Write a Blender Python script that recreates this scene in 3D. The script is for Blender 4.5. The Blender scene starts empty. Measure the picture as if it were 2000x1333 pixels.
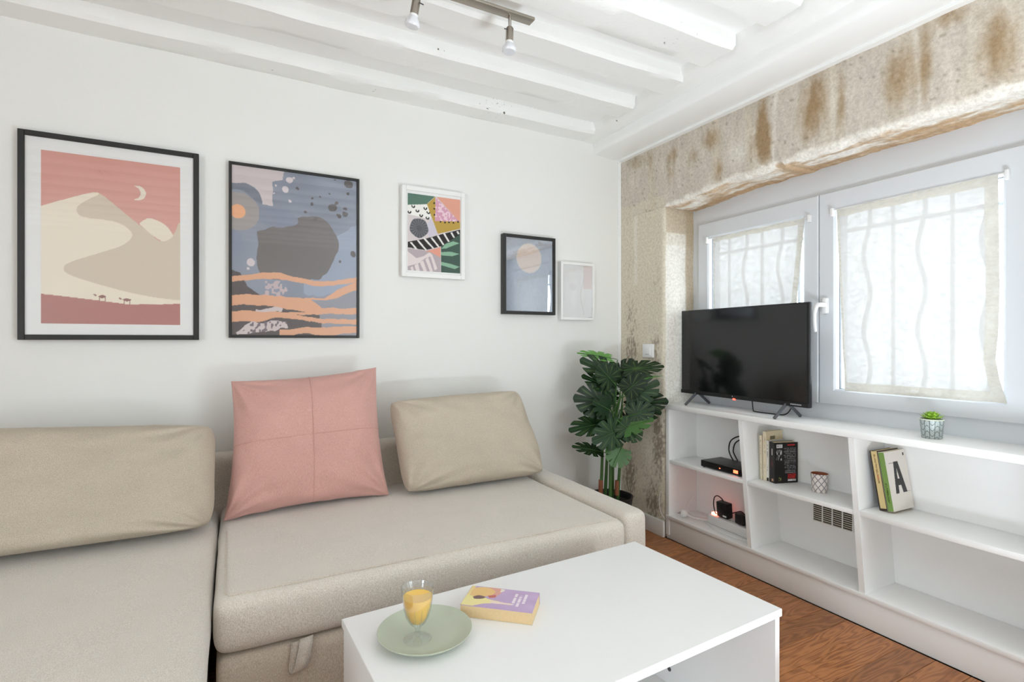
import bpy, bmesh, math, random
import numpy as np
from mathutils import Vector, Matrix, noise as mn

SC = bpy.context.scene
RX0, RY0 = -4.6, -4.45      # far ends of the room (behind and left of the camera)
COL = SC.collection
random.seed(7)

# ------------------------------------------------------------------ camera
cam_data = bpy.data.cameras.new('camera')
cam_data.sensor_width = 36.0
cam_data.lens = 1028.0 / 2000.0 * 36.0
cam_data.clip_start = 0.05
cam = bpy.data.objects.new('camera', cam_data)
COL.objects.link(cam)
YAW = math.atan(543.0 / 1028.0)
cam.location = (-2.0, -2.427, 1.03)
cam.rotation_euler = (math.pi / 2, 0, -YAW)
SC.camera = cam

# ------------------------------------------------------------------ world, daylight, exposure
world = bpy.data.worlds.new('overcast_sky')
SC.world = world
world.use_nodes = True
bg = world.node_tree.nodes['Background']
bg.inputs['Color'].default_value = (0.82, 0.92, 1.0, 1)
bg.inputs['Strength'].default_value = 9.3

def area_light(name, loc, rot, sx, sy, power, color=(1, 1, 1)):
    l = bpy.data.lights.new(name, 'AREA')
    l.shape = 'RECTANGLE'
    l.size = sx
    l.size_y = sy
    l.energy = power
    l.color = color
    o = bpy.data.objects.new(name, l)
    o.location = loc
    o.rotation_euler = rot
    COL.objects.link(o)
    return o

# sky light enters by the curtained window and by unseen openings added behind the camera (portals only guide the sampling)
SIDE_SKY_GAP = (-4.0, -3.4)      # y range of the opening added for light in the window wall, beyond the shelving
REAR_SKY_GAP = (-0.36, -0.04)      # x range of the opening added for light in the rear wall
END_SKY_GAP = (-3.9, -2.9)       # y range of the opening added for light in the far end wall
def portal(name, loc, rot, sx, sy):
    o = area_light(name, loc, rot, sx, sy, 1.0)
    o.data.cycles.is_portal = True
portal('sky_portal_front', (.37, -1.08, 1.22), (0, math.radians(90), 0), 1.06, 1.50)
portal('sky_portal_side', (.11, sum(SIDE_SKY_GAP) / 2, 1.15), (0, math.radians(90), 0), 1.98, SIDE_SKY_GAP[1] - SIDE_SKY_GAP[0])
portal('sky_portal_rear', (sum(REAR_SKY_GAP) / 2, RY0 - .11, 1.15), (math.radians(90), 0, 0), REAR_SKY_GAP[1] - REAR_SKY_GAP[0], 1.98)
portal('sky_portal_end', (RX0 - .11, sum(END_SKY_GAP) / 2, 1.15), (0, math.radians(-90), 0), 1.98, END_SKY_GAP[1] - END_SKY_GAP[0])
SC.view_settings.view_transform = 'Standard'
SC.view_settings.look = 'None'
SC.view_settings.gamma = 1.0
SC.view_settings.use_curve_mapping = False
SC.view_settings.exposure = -0.31
SC.cycles.use_denoising = True
SC.cycles.use_adaptive_sampling = True
SC.cycles.adaptive_threshold = 0.05
SC.cycles.adaptive_min_samples = 16
SC.cycles.max_bounces = 10
SC.cycles.diffuse_bounces = 6
SC.cycles.transparent_max_bounces = 12

# ------------------------------------------------------------------ helpers
def lin(c):
    c = c / 255.0
    return c / 12.92 if c <= 0.04045 else ((c + 0.055) / 1.055) ** 2.4

def rgb(r, g, b):
    return (lin(r), lin(g), lin(b), 1.0)

def tag(o, label=None, cat=None, group=None, kind=None):
    if label: o['label'] = label
    if cat: o['category'] = cat
    if group: o['group'] = group
    if kind: o['kind'] = kind
    return o

def link(o, parent=None):
    COL.objects.link(o)
    if parent is not None:
        o.parent = parent
        w = Vector((0, 0, 0))
        p = parent
        while p is not None:
            w += p.location
            p = p.parent
        o.matrix_parent_inverse = Matrix.Translation(-w)
    return o

def thing(name, label, cat, loc=(0, 0, 0), group=None, kind=None):
    o = bpy.data.objects.new(name, None)
    o.empty_display_size = 0.05
    o.location = loc
    COL.objects.link(o)
    return tag(o, label, cat, group, kind)

def part_of(o, parent):
    """parent an object whose mesh is in world coordinates"""
    return o

def mesh_obj(name, verts, faces, mat, parent=None, smooth=False, matidx=None, mats=None):
    me = bpy.data.meshes.new(name)
    me.from_pydata([tuple(v) for v in verts], [], faces)
    for m in (mats or [mat]):
        me.materials.append(m)
    if matidx is not None:
        me.polygons.foreach_set('material_index', matidx)
    if smooth:
        me.polygons.foreach_set('use_smooth', [True] * len(me.polygons))
    me.update()
    o = bpy.data.objects.new(name, me)
    # a child's own location is zero and its mesh is in world coordinates
    return link_world(o, parent)

def link_world(o, parent):
    COL.objects.link(o)
    if parent is not None:
        o.parent = parent
        off = Vector((0, 0, 0))
        p = parent
        while p is not None:
            if p.type == 'EMPTY':
                off += p.location
            p = p.parent
        o.matrix_parent_inverse = Matrix.Translation(-off) if parent.type == 'EMPTY' else Matrix.Identity(4)
    return o

def bm_obj(name, bm, mat, parent=None, smooth=False):
    me = bpy.data.meshes.new(name)
    bmesh.ops.recalc_face_normals(bm, faces=bm.faces[:])
    bm.to_mesh(me)
    bm.free()
    me.materials.append(mat)
    if smooth:
        me.polygons.foreach_set('use_smooth', [True] * len(me.polygons))
    o = bpy.data.objects.new(name, me)
    return link_world(o, parent)

def smooth_angle(o, deg=35):
    me = o.data
    me.polygons.foreach_set('use_smooth', [True] * len(me.polygons))
    try:
        me.set_sharp_from_angle(angle=math.radians(deg))
    except Exception:
        pass
    return o

def box_bm(x0, x1, y0, y1, z0, z1, bevel=0.0, seg=2, M=None):
    bm = bmesh.new()
    bmesh.ops.create_cube(bm, size=1.0)
    for v in bm.verts:
        v.co = Vector((x0 + (v.co.x + .5) * (x1 - x0), y0 + (v.co.y + .5) * (y1 - y0), z0 + (v.co.z + .5) * (z1 - z0)))
    if bevel > 0:
        bmesh.ops.bevel(bm, geom=bm.edges[:], offset=bevel, segments=seg, profile=0.5, affect='EDGES')
    if M is not None:
        bmesh.ops.transform(bm, matrix=M, verts=bm.verts)
    return bm

def box(name, x0, x1, y0, y1, z0, z1, mat, parent=None, bevel=0.0, seg=2, M=None):
    o = bm_obj(name, box_bm(min(x0, x1), max(x0, x1), min(y0, y1), max(y0, y1), min(z0, z1), max(z0, z1), bevel, seg, M), mat, parent)
    if bevel > 0:
        smooth_angle(o, 40)
    return o

def lathe(name, prof, mat, parent=None, center=(0, 0, 0), n=48, M=None, smooth=True, closed=False):
    verts, faces = [], []
    cx, cy, cz = center
    k = len(prof)
    for i in range(n):
        a = 2 * math.pi * i / n
        for r, z in prof:
            verts.append(Vector((cx + r * math.cos(a), cy + r * math.sin(a), cz + z)))
    for i in range(n):
        j = (i + 1) % n
        for q in range(k - 1):
            faces.append((i * k + q, j * k + q, j * k + q + 1, i * k + q + 1))
    bm = bmesh.new()
    bv = [bm.verts.new(v if M is None else M @ v) for v in verts]
    for f in faces:
        try:
            bm.faces.new([bv[q] for q in f])
        except ValueError:
            pass
    bmesh.ops.remove_doubles(bm, verts=bm.verts, dist=1e-6)
    o = bm_obj(name, bm, mat, parent)
    if smooth:
        smooth_angle(o, 40)
    return o

def tube(name, pts, r, mat, parent=None, n=8, radii=None, closed_caps=True):
    pts = [Vector(p) for p in pts]
    verts, faces = [], []
    prev = None
    for i, p in enumerate(pts):
        t = (pts[min(i + 1, len(pts) - 1)] - pts[max(i - 1, 0)]).normalized()
        if prev is None:
            ref = Vector((0, 0, 1)) if abs(t.z) < .9 else Vector((1, 0, 0))
            a = t.cross(ref).normalized()
        else:
            a = (prev - t * prev.dot(t)).normalized()
        prev = a
        b = t.cross(a)
        rr = radii[i] if radii else r
        for k in range(n):
            ang = 2 * math.pi * k / n
            verts.append(p + (a * math.cos(ang) + b * math.sin(ang)) * rr)
    for i in range(len(pts) - 1):
        for k in range(n):
            l = (k + 1) % n
            faces.append((i * n + k, i * n + l, (i + 1) * n + l, (i + 1) * n + k))
    if closed_caps:
        faces.append(tuple(range(n))[::-1])
        faces.append(tuple((len(pts) - 1) * n + k for k in range(n)))
    o = mesh_obj(name, verts, faces, mat, parent)
    return smooth_angle(o, 50)

def spline(pts, per=8):
    """Catmull-Rom through 3D points"""
    P = [Vector(p) for p in pts]
    out = []
    for i in range(len(P) - 1):
        p0, p1, p2, p3 = P[max(i - 1, 0)], P[i], P[i + 1], P[min(i + 2, len(P) - 1)]
        for s in range(per):
            t = s / per
            out.append(.5 * ((2 * p1) + (p2 - p0) * t + (2 * p0 - 5 * p1 + 4 * p2 - p3) * t * t + (3 * p1 - p0 - 3 * p2 + p3) * t ** 3))
    out.append(P[-1])
    return out

# ------------------------------------------------------------------ materials
def new_mat(name):
    m = bpy.data.materials.new(name)
    m.use_nodes = True
    nt = m.node_tree
    b = nt.nodes['Principled BSDF']
    return m, nt, b

def N(nt, kind, **kw):
    n = nt.nodes.new(kind)
    for k, v in kw.items():
        setattr(n, k, v)
    return n

def plain(name, col, rough=0.5, metal=0.0, spec=0.5, bump=0.0, bscale=60.0, var=0.0, vscale=4.0, emit=None, estr=0.0):
    m, nt, b = new_mat(name)
    b.inputs['Base Color'].default_value = col
    b.inputs['Roughness'].default_value = rough
    b.inputs['Metallic'].default_value = metal
    b.inputs['Specular IOR Level'].default_value = spec
    tc = N(nt, 'ShaderNodeTexCoord')
    if var > 0:
        nz = N(nt, 'ShaderNodeTexNoise')
        nz.inputs['Scale'].default_value = vscale
        nz.inputs['Detail'].default_value = 5
        nt.links.new(tc.outputs['Object'], nz.inputs['Vector'])
        mx = N(nt, 'ShaderNodeMix', data_type='RGBA')
        mx.inputs['A'].default_value = tuple(c * (1 - var) for c in col[:3]) + (1,)
        mx.inputs['B'].default_value = tuple(min(1, c * (1 + var)) for c in col[:3]) + (1,)
        nt.links.new(nz.outputs['Fac'], mx.inputs['Factor'])
        nt.links.new(mx.outputs['Result'], b.inputs['Base Color'])
    if bump > 0:
        nz = N(nt, 'ShaderNodeTexNoise')
        nz.inputs['Scale'].default_value = bscale
        nz.inputs['Detail'].default_value = 4
        nt.links.new(tc.outputs['Object'], nz.inputs['Vector'])
        bp = N(nt, 'ShaderNodeBump')
        bp.inputs['Strength'].default_value = bump
        bp.inputs['Distance'].default_value = 0.01
        nt.links.new(nz.outputs['Fac'], bp.inputs['Height'])
        nt.links.new(bp.outputs['Normal'], b.inputs['Normal'])
    if emit:
        b.inputs['Emission Color'].default_value = emit
        b.inputs['Emission Strength'].default_value = estr
    return m

def fabric(name, c1, c2, scale=330.0, stretch=(1, 1, 1), bump=0.35, rough=0.95, sheen=0.15):
    m, nt, b = new_mat(name)
    tc = N(nt, 'ShaderNodeTexCoord')
    mp = N(nt, 'ShaderNodeMapping')
    mp.inputs['Scale'].default_value = stretch
    nt.links.new(tc.outputs['Object'], mp.inputs['Vector'])
    n1 = N(nt, 'ShaderNodeTexNoise')
    n1.inputs['Scale'].default_value = scale
    n1.inputs['Detail'].default_value = 2
    nt.links.new(mp.outputs['Vector'], n1.inputs['Vector'])
    n2 = N(nt, 'ShaderNodeTexNoise')
    n2.inputs['Scale'].default_value = 7
    n2.inputs['Detail'].default_value = 3
    nt.links.new(tc.outputs['Object'], n2.inputs['Vector'])
    mx = N(nt, 'ShaderNodeMix', data_type='RGBA')
    mx.inputs['A'].default_value = c1
    mx.inputs['B'].default_value = c2
    rp = N(nt, 'ShaderNodeValToRGB')
    rp.color_ramp.elements[0].position = .32
    rp.color_ramp.elements[1].position = .68
    nt.links.new(n1.outputs['Fac'], rp.inputs['Fac'])
    nt.links.new(rp.outputs['Color'], mx.inputs['Factor'])
    m2 = N(nt, 'ShaderNodeMix', data_type='RGBA', blend_type='MULTIPLY')
    m2.inputs['Factor'].default_value = 1.0
    r2 = N(nt, 'ShaderNodeValToRGB')
    r2.color_ramp.elements[0].color = (.92, .92, .92, 1)
    r2.color_ramp.elements[1].color = (1.04, 1.04, 1.04, 1)
    nt.links.new(n2.outputs['Fac'], r2.inputs['Fac'])
    nt.links.new(mx.outputs['Result'], m2.inputs['A'])
    nt.links.new(r2.outputs['Color'], m2.inputs['B'])
    nt.links.new(m2.outputs['Result'], b.inputs['Base Color'])
    bp = N(nt, 'ShaderNodeBump')
    bp.inputs['Strength'].default_value = bump
    bp.inputs['Distance'].default_value = 0.002
    nt.links.new(n1.outputs['Fac'], bp.inputs['Height'])
    nt.links.new(bp.outputs['Normal'], b.inputs['Normal'])
    b.inputs['Roughness'].default_value = rough
    b.inputs['Specular IOR Level'].default_value = 0.15
    b.inputs['Sheen Weight'].default_value = sheen
    return m

def print_mat(name, rough=0.55, spec=0.3):
    """reads flat printed colour stored on the sheet"""
    m, nt, b = new_mat(name)
    a = N(nt, 'ShaderNodeAttribute', attribute_name='Col')
    nt.links.new(a.outputs['Color'], b.inputs['Base Color'])
    b.inputs['Roughness'].default_value = rough
    b.inputs['Specular IOR Level'].default_value = spec
    return m

def glass_sheet(name, ior=1.5, tint=(1, 1, 1, 1), boost=1.0):
    m = bpy.data.materials.new(name)
    m.use_nodes = True
    nt = m.node_tree
    nt.nodes.clear()
    out = N(nt, 'ShaderNodeOutputMaterial')
    tr = N(nt, 'ShaderNodeBsdfTransparent')
    tr.inputs['Color'].default_value = tint
    gl = N(nt, 'ShaderNodeBsdfGlossy')
    gl.inputs['Roughness'].default_value = 0.02
    # reflectance of a thin sheet, the same from either side (Schlick)
    lw = N(nt, 'ShaderNodeLayerWeight')
    lw.inputs['Blend'].default_value = 0.5
    pw_ = N(nt, 'ShaderNodeMath', operation='POWER')
    pw_.inputs[1].default_value = 5.0
    nt.links.new(lw.outputs['Facing'], pw_.inputs[0])
    f0 = ((ior - 1) / (ior + 1)) ** 2
    fr = N(nt, 'ShaderNodeMath', operation='MULTIPLY_ADD')
    fr.inputs[1].default_value = 1 - f0
    fr.inputs[2].default_value = f0
    nt.links.new(pw_.outputs[0], fr.inputs[0])
    mx = N(nt, 'ShaderNodeMixShader')
    nt.links.new(fr.outputs[0], mx.inputs['Fac'])
    nt.links.new(tr.outputs[0], mx.inputs[1])
    nt.links.new(gl.outputs[0], mx.inputs[2])
    nt.links.new(mx.outputs[0], out.inputs['Surface'])
    return m

def sheer(name, col, transp, rough_scale=900.0):
    m = bpy.data.materials.new(name)
    m.use_nodes = True
    nt = m.node_tree
    nt.nodes.clear()
    out = N(nt, 'ShaderNodeOutputMaterial')
    tr = N(nt, 'ShaderNodeBsdfTransparent')
    tl = N(nt, 'ShaderNodeBsdfTranslucent')
    df = N(nt, 'ShaderNodeBsdfDiffuse')
    tl.inputs['Color'].default_value = col
    df.inputs['Color'].default_value = (.82, .81, .78, 1)
    m1 = N(nt, 'ShaderNodeMixShader')
    m1.inputs['Fac'].default_value = 0.5
    nt.links.new(tl.outputs[0], m1.inputs[1])
    nt.links.new(df.outputs[0], m1.inputs[2])
    m2 = N(nt, 'ShaderNodeMixShader')
    tc = N(nt, 'ShaderNodeTexCoord')
    mp = N(nt, 'ShaderNodeMapping')
    mp.inputs['Scale'].default_value = (1, 1, 2.4)
    nz = N(nt, 'ShaderNodeTexNoise')
    nz.inputs['Scale'].default_value = 38.0
    nz.inputs['Detail'].default_value = 6
    nt.links.new(tc.outputs['Object'], mp.inputs['Vector'])
    nt.links.new(mp.outputs['Vector'], nz.inputs['Vector'])
    mr = N(nt, 'ShaderNodeMapRange')
    mr.inputs['From Min'].default_value = .3
    mr.inputs['From Max'].default_value = .7
    mr.inputs['To Min'].default_value = transp * 0.45
    mr.inputs['To Max'].default_value = transp * 1.55
    nt.links.new(nz.outputs['Fac'], mr.inputs['Value'])
    nt.links.new(mr.outputs['Result'], m2.inputs['Fac'])
    nt.links.new(m1.outputs[0], m2.inputs[1])
    nt.links.new(tr.outputs[0], m2.inputs[2])
    nt.links.new(m2.outputs[0], out.inputs['Surface'])
    return m

MAT = {}
MAT['wall'] = plain('white_wall_paint', rgb(236, 236, 232), 0.75, bump=0.03, bscale=9)
MAT['beam'] = plain('white_beam_paint', rgb(246, 247, 244), 0.55, bump=0.25, bscale=28)
def add_specks(m):
    nt = m.node_tree
    b = nt.nodes['Principled BSDF']
    tc = N(nt, 'ShaderNodeTexCoord')
    n1 = N(nt, 'ShaderNodeTexNoise'); n1.inputs['Scale'].default_value = 62; n1.inputs['Detail'].default_value = 3
    n2 = N(nt, 'ShaderNodeTexNoise'); n2.inputs['Scale'].default_value = 2.3; n2.inputs['Detail'].default_value = 2
    nt.links.new(tc.outputs['Object'], n1.inputs['Vector']); nt.links.new(tc.outputs['Object'], n2.inputs['Vector'])
    mu = N(nt, 'ShaderNodeMath', operation='MULTIPLY')
    nt.links.new(n1.outputs['Fac'], mu.inputs[0]); nt.links.new(n2.outputs['Fac'], mu.inputs[1])
    rp = N(nt, 'ShaderNodeValToRGB')
    rp.color_ramp.elements[0].position = .425; rp.color_ramp.elements[0].color = b.inputs['Base Color'].default_value
    rp.color_ramp.elements[1].position = .45; rp.color_ramp.elements[1].color = rgb(96, 88, 70)
    nt.links.new(mu.outputs[0], rp.inputs['Fac']); nt.links.new(rp.outputs['Color'], b.inputs['Base Color'])
add_specks(MAT['beam'])
MAT['ceil'] = plain('white_ceiling_paint', rgb(248, 249, 247), 0.7, bump=0.06, bscale=10)
MAT['trim'] = plain('white_trim_paint', rgb(247, 248, 246), 0.38)
MAT['base'] = plain('white_baseboard_paint', rgb(228, 226, 219), 0.45)
MAT['pvc'] = plain('white_window_plastic', rgb(216, 219, 222), 0.3)
MAT['gasket'] = plain('grey_rubber_gasket', rgb(120, 124, 128), 0.6)
MAT['cab'] = plain('white_shelf_paint', rgb(243, 243, 241), 0.42, bump=0.02, bscale=20)
MAT['lam'] = plain('white_laminate', rgb(240, 240, 239), 0.32)
MAT['black_frame'] = plain('black_frame_wood', rgb(34, 34, 32), 0.45)
MAT['white_frame'] = plain('white_frame_wood', rgb(240, 240, 237), 0.4)
MAT['mount'] = plain('white_mount_card', rgb(236, 236, 234), 0.8)
MAT['print'] = print_mat('printed_paper')
MAT['cover'] = print_mat('printed_book_cover', 0.4, 0.4)
MAT['frame_glass'] = glass_sheet('picture_glass', 1.6)
MAT['frame_acrylic'] = glass_sheet('glossy_picture_acrylic', 2.6)
MAT['pane'] = glass_sheet('window_glass', 1.45)
MAT['sofa'] = fabric('beige_woven_upholstery', rgb(198, 187, 172), rgb(232, 225, 214), 430, (1.25, 1.25, .7), 0.6, sheen=0.6)
MAT['sofa_dark'] = fabric('beige_woven_upholstery_base', rgb(198, 184, 166), rgb(232, 222, 208), 430, (1.5, 1.5, .5), 0.6)
MAT['cushion'] = fabric('beige_cushion_weave', rgb(178, 164, 144), rgb(210, 199, 181), 620, (1, 1, 1), 0.35)
MAT['pink'] = fabric('dusty_pink_cotton', rgb(202, 152, 142), rgb(217, 172, 162), 300, (2.5, 2.5, .3), 0.2, sheen=0.25)
MAT['sheer'] = sheer('sheer_curtain_cloth', (.20, .19, .176, 1), 0.03)
MAT['hem'] = sheer('doubled_curtain_hem', (.95, .90, .76, 1), 0.22)
MAT['black'] = plain('black_plastic', rgb(24, 24, 25), 0.4)
MAT['blackmatt'] = plain('black_matt_plastic', rgb(22, 22, 22), 0.65)
MAT['screen'] = plain('dark_tv_screen', rgb(16, 16, 18), 0.12, spec=0.6)
MAT['greymetal'] = plain('dark_grey_foot_plastic', rgb(84, 86, 90), 0.42)
MAT['steel'] = plain('brushed_nickel', rgb(168, 160, 148), 0.34, metal=0.9)
MAT['chrome'] = plain('chrome', rgb(200, 198, 194), 0.12, metal=1.0)
MAT['white_plastic'] = plain('white_plastic', rgb(236, 236, 234), 0.35)
MAT['led'] = plain('red_led', rgb(255, 60, 50), 0.4, emit=(1, .05, .03, 1), estr=9)
MAT['led_soft'] = plain('red_led_digits', rgb(255, 90, 60), 0.4, emit=(1, .10, .04, 1), estr=9)
MAT['neon'] = plain('red_neon_switch', rgb(255, 80, 60), 0.4, emit=(1, .16, .10, 1), estr=13)
MAT['paper'] = plain('cream_page_edges', rgb(222, 205, 170), 0.85, var=0.06, vscale=180)
MAT['paper_tan'] = plain('tan_page_edges', rgb(224, 196, 150), 0.85, var=0.08, vscale=220)
MAT['cream_cover'] = plain('cream_book_cover', rgb(226, 214, 188), 0.55)
MAT['white_cover'] = plain('white_book_cover', rgb(226, 222, 212), 0.55)
MAT['dark_cover'] = plain('dark_book_cover', rgb(46, 40, 34), 0.5)
MAT['ink'] = plain('black_ink', rgb(26, 24, 22), 0.6)
MAT['greyink'] = plain('grey_ink', rgb(120, 112, 100), 0.6)
MAT['green_ink'] = plain('dark_green_ink', rgb(58, 82, 34), 0.6)
MAT['plate'] = plain('sage_glazed_stoneware', rgb(186, 194, 174), 0.35, var=0.04, vscale=14)
MAT['juice'] = plain('orange_juice', rgb(252, 204, 100), 0.35)
MAT['juice'].node_tree.nodes['Principled BSDF'].inputs['Subsurface Weight'].default_value = 0.15
MAT['ventdark'] = plain('dark_vent_interior', rgb(44, 38, 30), 0.8)
MAT['slat'] = plain('vent_slat_paint', rgb(206, 200, 186), 0.5)
MAT['stem'] = plain('green_plant_stem', rgb(66, 104, 46), 0.5, var=0.2, vscale=12)
MAT['sheath'] = plain('brown_stem_sheath', rgb(150, 92, 62), 0.7, var=0.2, vscale=20)
MAT['pot'] = plain('black_nursery_pot', rgb(40, 38, 36), 0.6)
MAT['soil'] = plain('dark_soil', rgb(52, 40, 30), 0.95, bump=0.6, bscale=80)
MAT['iron'] = plain('painted_iron_bars', rgb(150, 152, 155), 0.6)
MAT['succ'] = plain('bright_green_succulent', rgb(150, 190, 62), 0.45, var=0.2, vscale=40)
MAT['cork'] = plain('copper_brown_inside', rgb(150, 74, 40), 0.5)

MAT['tumbler'] = glass_sheet('thin_drinking_glass', 2.0, (.97, .98, .98, 1))

def mk_leaf():
    m, nt, b = new_mat('glossy_monstera_leaf')
    oi = N(nt, 'ShaderNodeObjectInfo')
    rp = N(nt, 'ShaderNodeValToRGB')
    e = rp.color_ramp.elements
    e[0].position = 0.0
    e[0].color = rgb(11, 28, 13)
    e[1].position = 1.0
    e[1].color = rgb(28, 58, 25)
    nt.links.new(oi.outputs['Random'], rp.inputs['Fac'])
    a = N(nt, 'ShaderNodeAttribute', attribute_name='Col')
    mx = N(nt, 'ShaderNodeMix', data_type='RGBA')
    mx.inputs['B'].default_value = rgb(104, 128, 66)
    nt.links.new(a.outputs['Fac'], mx.inputs['Factor'])
    nt.links.new(rp.outputs['Color'], mx.inputs['A'])
    nt.links.new(mx.outputs['Result'], b.inputs['Base Color'])
    b.inputs['Roughness'].default_value = 0.45
    b.inputs['Specular IOR Level'].default_value = 0.35
    return m
MAT['leaf'] = mk_leaf()
MAT['leaf_bright'] = plain('bright_green_leaf', rgb(96, 156, 66), 0.4, var=0.15, vscale=14)

def mk_wood():
    m, nt, b = new_mat('oiled_oak_plank')
    oi = N(nt, 'ShaderNodeObjectInfo')
    tc = N(nt, 'ShaderNodeTexCoord')
    mul = N(nt, 'ShaderNodeVectorMath', operation='SCALE')
    mul.inputs['Scale'].default_value = 31.0
    cmb = N(nt, 'ShaderNodeCombineXYZ')
    nt.links.new(oi.outputs['Random'], cmb.inputs['X'])
    nt.links.new(oi.outputs['Random'], cmb.inputs['Y'])
    nt.links.new(oi.outputs['Random'], cmb.inputs['Z'])
    nt.links.new(cmb.outputs[0], mul.inputs[0])
    add = N(nt, 'ShaderNodeVectorMath', operation='ADD')
    nt.links.new(tc.outputs['Object'], add.inputs[0])
    nt.links.new(mul.outputs[0], add.inputs[1])
    mp = N(nt, 'ShaderNodeMapping')
    mp.inputs['Scale'].default_value = (1.1, 7.0, 1.0)
    nt.links.new(add.outputs[0], mp.inputs['Vector'])
    n1 = N(nt, 'ShaderNodeTexNoise')
    n1.inputs['Scale'].default_value = 2.0
    n1.inputs['Detail'].default_value = 3
    n1.inputs['Roughness'].default_value = 0.45
    nt.links.new(mp.outputs[0], n1.inputs['Vector'])
    m1 = N(nt, 'ShaderNodeMath', operation='MULTIPLY')
    m1.inputs[1].default_value = 95.0
    nt.links.new(n1.outputs['Fac'], m1.inputs[0])
    sn = N(nt, 'ShaderNodeMath', operation='SINE')
    nt.links.new(m1.outputs[0], sn.inputs[0])
    mr = N(nt, 'ShaderNodeMapRange')
    mr.inputs['From Min'].default_value = -1
    nt.links.new(sn.outputs[0], mr.inputs['Value'])
    mp2 = N(nt, 'ShaderNodeMapping')
    mp2.inputs['Scale'].default_value = (6.0, 160.0, 1.0)
    nt.links.new(add.outputs[0], mp2.inputs['Vector'])
    n2 = N(nt, 'ShaderNodeTexNoise')
    n2.inputs['Scale'].default_value = 1.0
    n2.inputs['Detail'].default_value = 4
    nt.links.new(mp2.outputs[0], n2.inputs['Vector'])
    mixf = N(nt, 'ShaderNodeMath', operation='MULTIPLY')
    nt.links.new(mr.outputs[0], mixf.inputs[0])
    nt.links.new(n2.outputs['Fac'], mixf.inputs[1])
    rp = N(nt, 'ShaderNodeValToRGB')
    e = rp.color_ramp.elements
    e[0].position = 0.0
    e[0].color = rgb(184, 122, 74)
    e[1].position = 0.75
    e[1].color = rgb(130, 76, 41)
    nt.links.new(mixf.outputs[0], rp.inputs['Fac'])
    hs = N(nt, 'ShaderNodeHueSaturation')
    mrv = N(nt, 'ShaderNodeMapRange')
    mrv.inputs['To Min'].default_value = .78
    mrv.inputs['To Max'].default_value = 1.15
    nt.links.new(oi.outputs['Random'], mrv.inputs['Value'])
    nt.links.new(mrv.outputs[0], hs.inputs['Value'])
    nt.links.new(rp.outputs['Color'], hs.inputs['Color'])
    nt.links.new(hs.outputs['Color'], b.inputs['Base Color'])
    b.inputs['Roughness'].default_value = 0.34
    return m
MAT['wood'] = mk_wood()

def mk_stone():
    """limewashed old stone: stains come from the wall's own colour layer, grain and pores from noise"""
    m, nt, b = new_mat('old_limestone_wall')
    a = N(nt, 'ShaderNodeAttribute', attribute_name='Col')
    tc = N(nt, 'ShaderNodeTexCoord')
    n1 = N(nt, 'ShaderNodeTexNoise')
    n1.inputs['Scale'].default_value = 85
    n1.inputs['Detail'].default_value = 6
    n1.inputs['Roughness'].default_value = .7
    nt.links.new(tc.outputs['Object'], n1.inputs['Vector'])
    rp = N(nt, 'ShaderNodeValToRGB')
    rp.color_ramp.elements[0].position = .3
    rp.color_ramp.elements[0].color = (.74, .72, .69, 1)
    rp.color_ramp.elements[1].position = .6
    rp.color_ramp.elements[1].color = (1.12, 1.12, 1.12, 1)
    nt.links.new(n1.outputs['Fac'], rp.inputs['Fac'])
    mx = N(nt, 'ShaderNodeMix', data_type='RGBA', blend_type='MULTIPLY')
    mx.inputs['Factor'].default_value = .75
    nt.links.new(a.outputs['Color'], mx.inputs['A'])
    nt.links.new(rp.outputs['Color'], mx.inputs['B'])
    nt.links.new(mx.outputs['Result'], b.inputs['Base Color'])
    b.inputs['Roughness'].default_value = .9
    b.inputs['Specular IOR Level'].default_value = .2
    bp = N(nt, 'ShaderNodeBump')
    bp.inputs['Strength'].default_value = .5
    bp.inputs['Distance'].default_value = .004
    nt.links.new(n1.outputs['Fac'], bp.inputs['Height'])
    nt.links.new(bp.outputs['Normal'], b.inputs['Normal'])
    return m
MAT['stone'] = mk_stone()

# ------------------------------------------------------------------ printed sheets (flat print)
def raster(w, h, fn):
    """fn(u, v) -> sRGB arrays; u right, v down"""
    u, v = np.meshgrid(np.linspace(0, 1, w), np.linspace(0, 1, h))
    img = fn(u, v) / 255.0
    img = np.clip(img, 0, 1)
    return np.where(img <= .04045, img / 12.92, ((img + .055) / 1.055) ** 2.4)

def sheet(name, corners, img, mat, parent):
    """corners TL, TR, BL, BR in world space"""
    h, w, _ = img.shape
    tl, tr, bl, br = [np.array(c, float) for c in corners]
    us, vs = np.meshgrid(np.linspace(0, 1, w), np.linspace(0, 1, h))
    us, vs = us[..., None], vs[..., None]
    P = (tl * (1 - us) + tr * us) * (1 - vs) + (bl * (1 - us) + br * us) * vs
    verts = P.reshape(-1, 3)
    idx = np.arange(w * h).reshape(h, w)
    faces = np.stack([idx[1:, :-1], idx[1:, 1:], idx[:-1, 1:], idx[:-1, :-1]], -1).reshape(-1, 4)
    me = bpy.data.meshes.new(name)
    me.from_pydata(verts.tolist(), [], faces.tolist())
    ca = me.color_attributes.new('Col', 'FLOAT_COLOR', 'POINT')
    rgba = np.concatenate([img.reshape(-1, 3), np.ones((w * h, 1))], 1).astype(np.float32)
    ca.data.foreach_set('color', rgba.ravel())
    me.materials.append(mat)
    me.update()
    o = bpy.data.objects.new(name, me)
    return link_world(o, parent)

def inpoly(u, v, pts):
    c = np.zeros(u.shape, bool)
    n = len(pts)
    j = n - 1
    for i in range(n):
        xi, yi = pts[i]
        xj, yj = pts[j]
        if yi != yj:
            m = ((yi > v) != (yj > v)) & (u < (xj - xi) * (v - yi) / (yj - yi) + xi)
            c ^= m
        j = i
    return c

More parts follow.
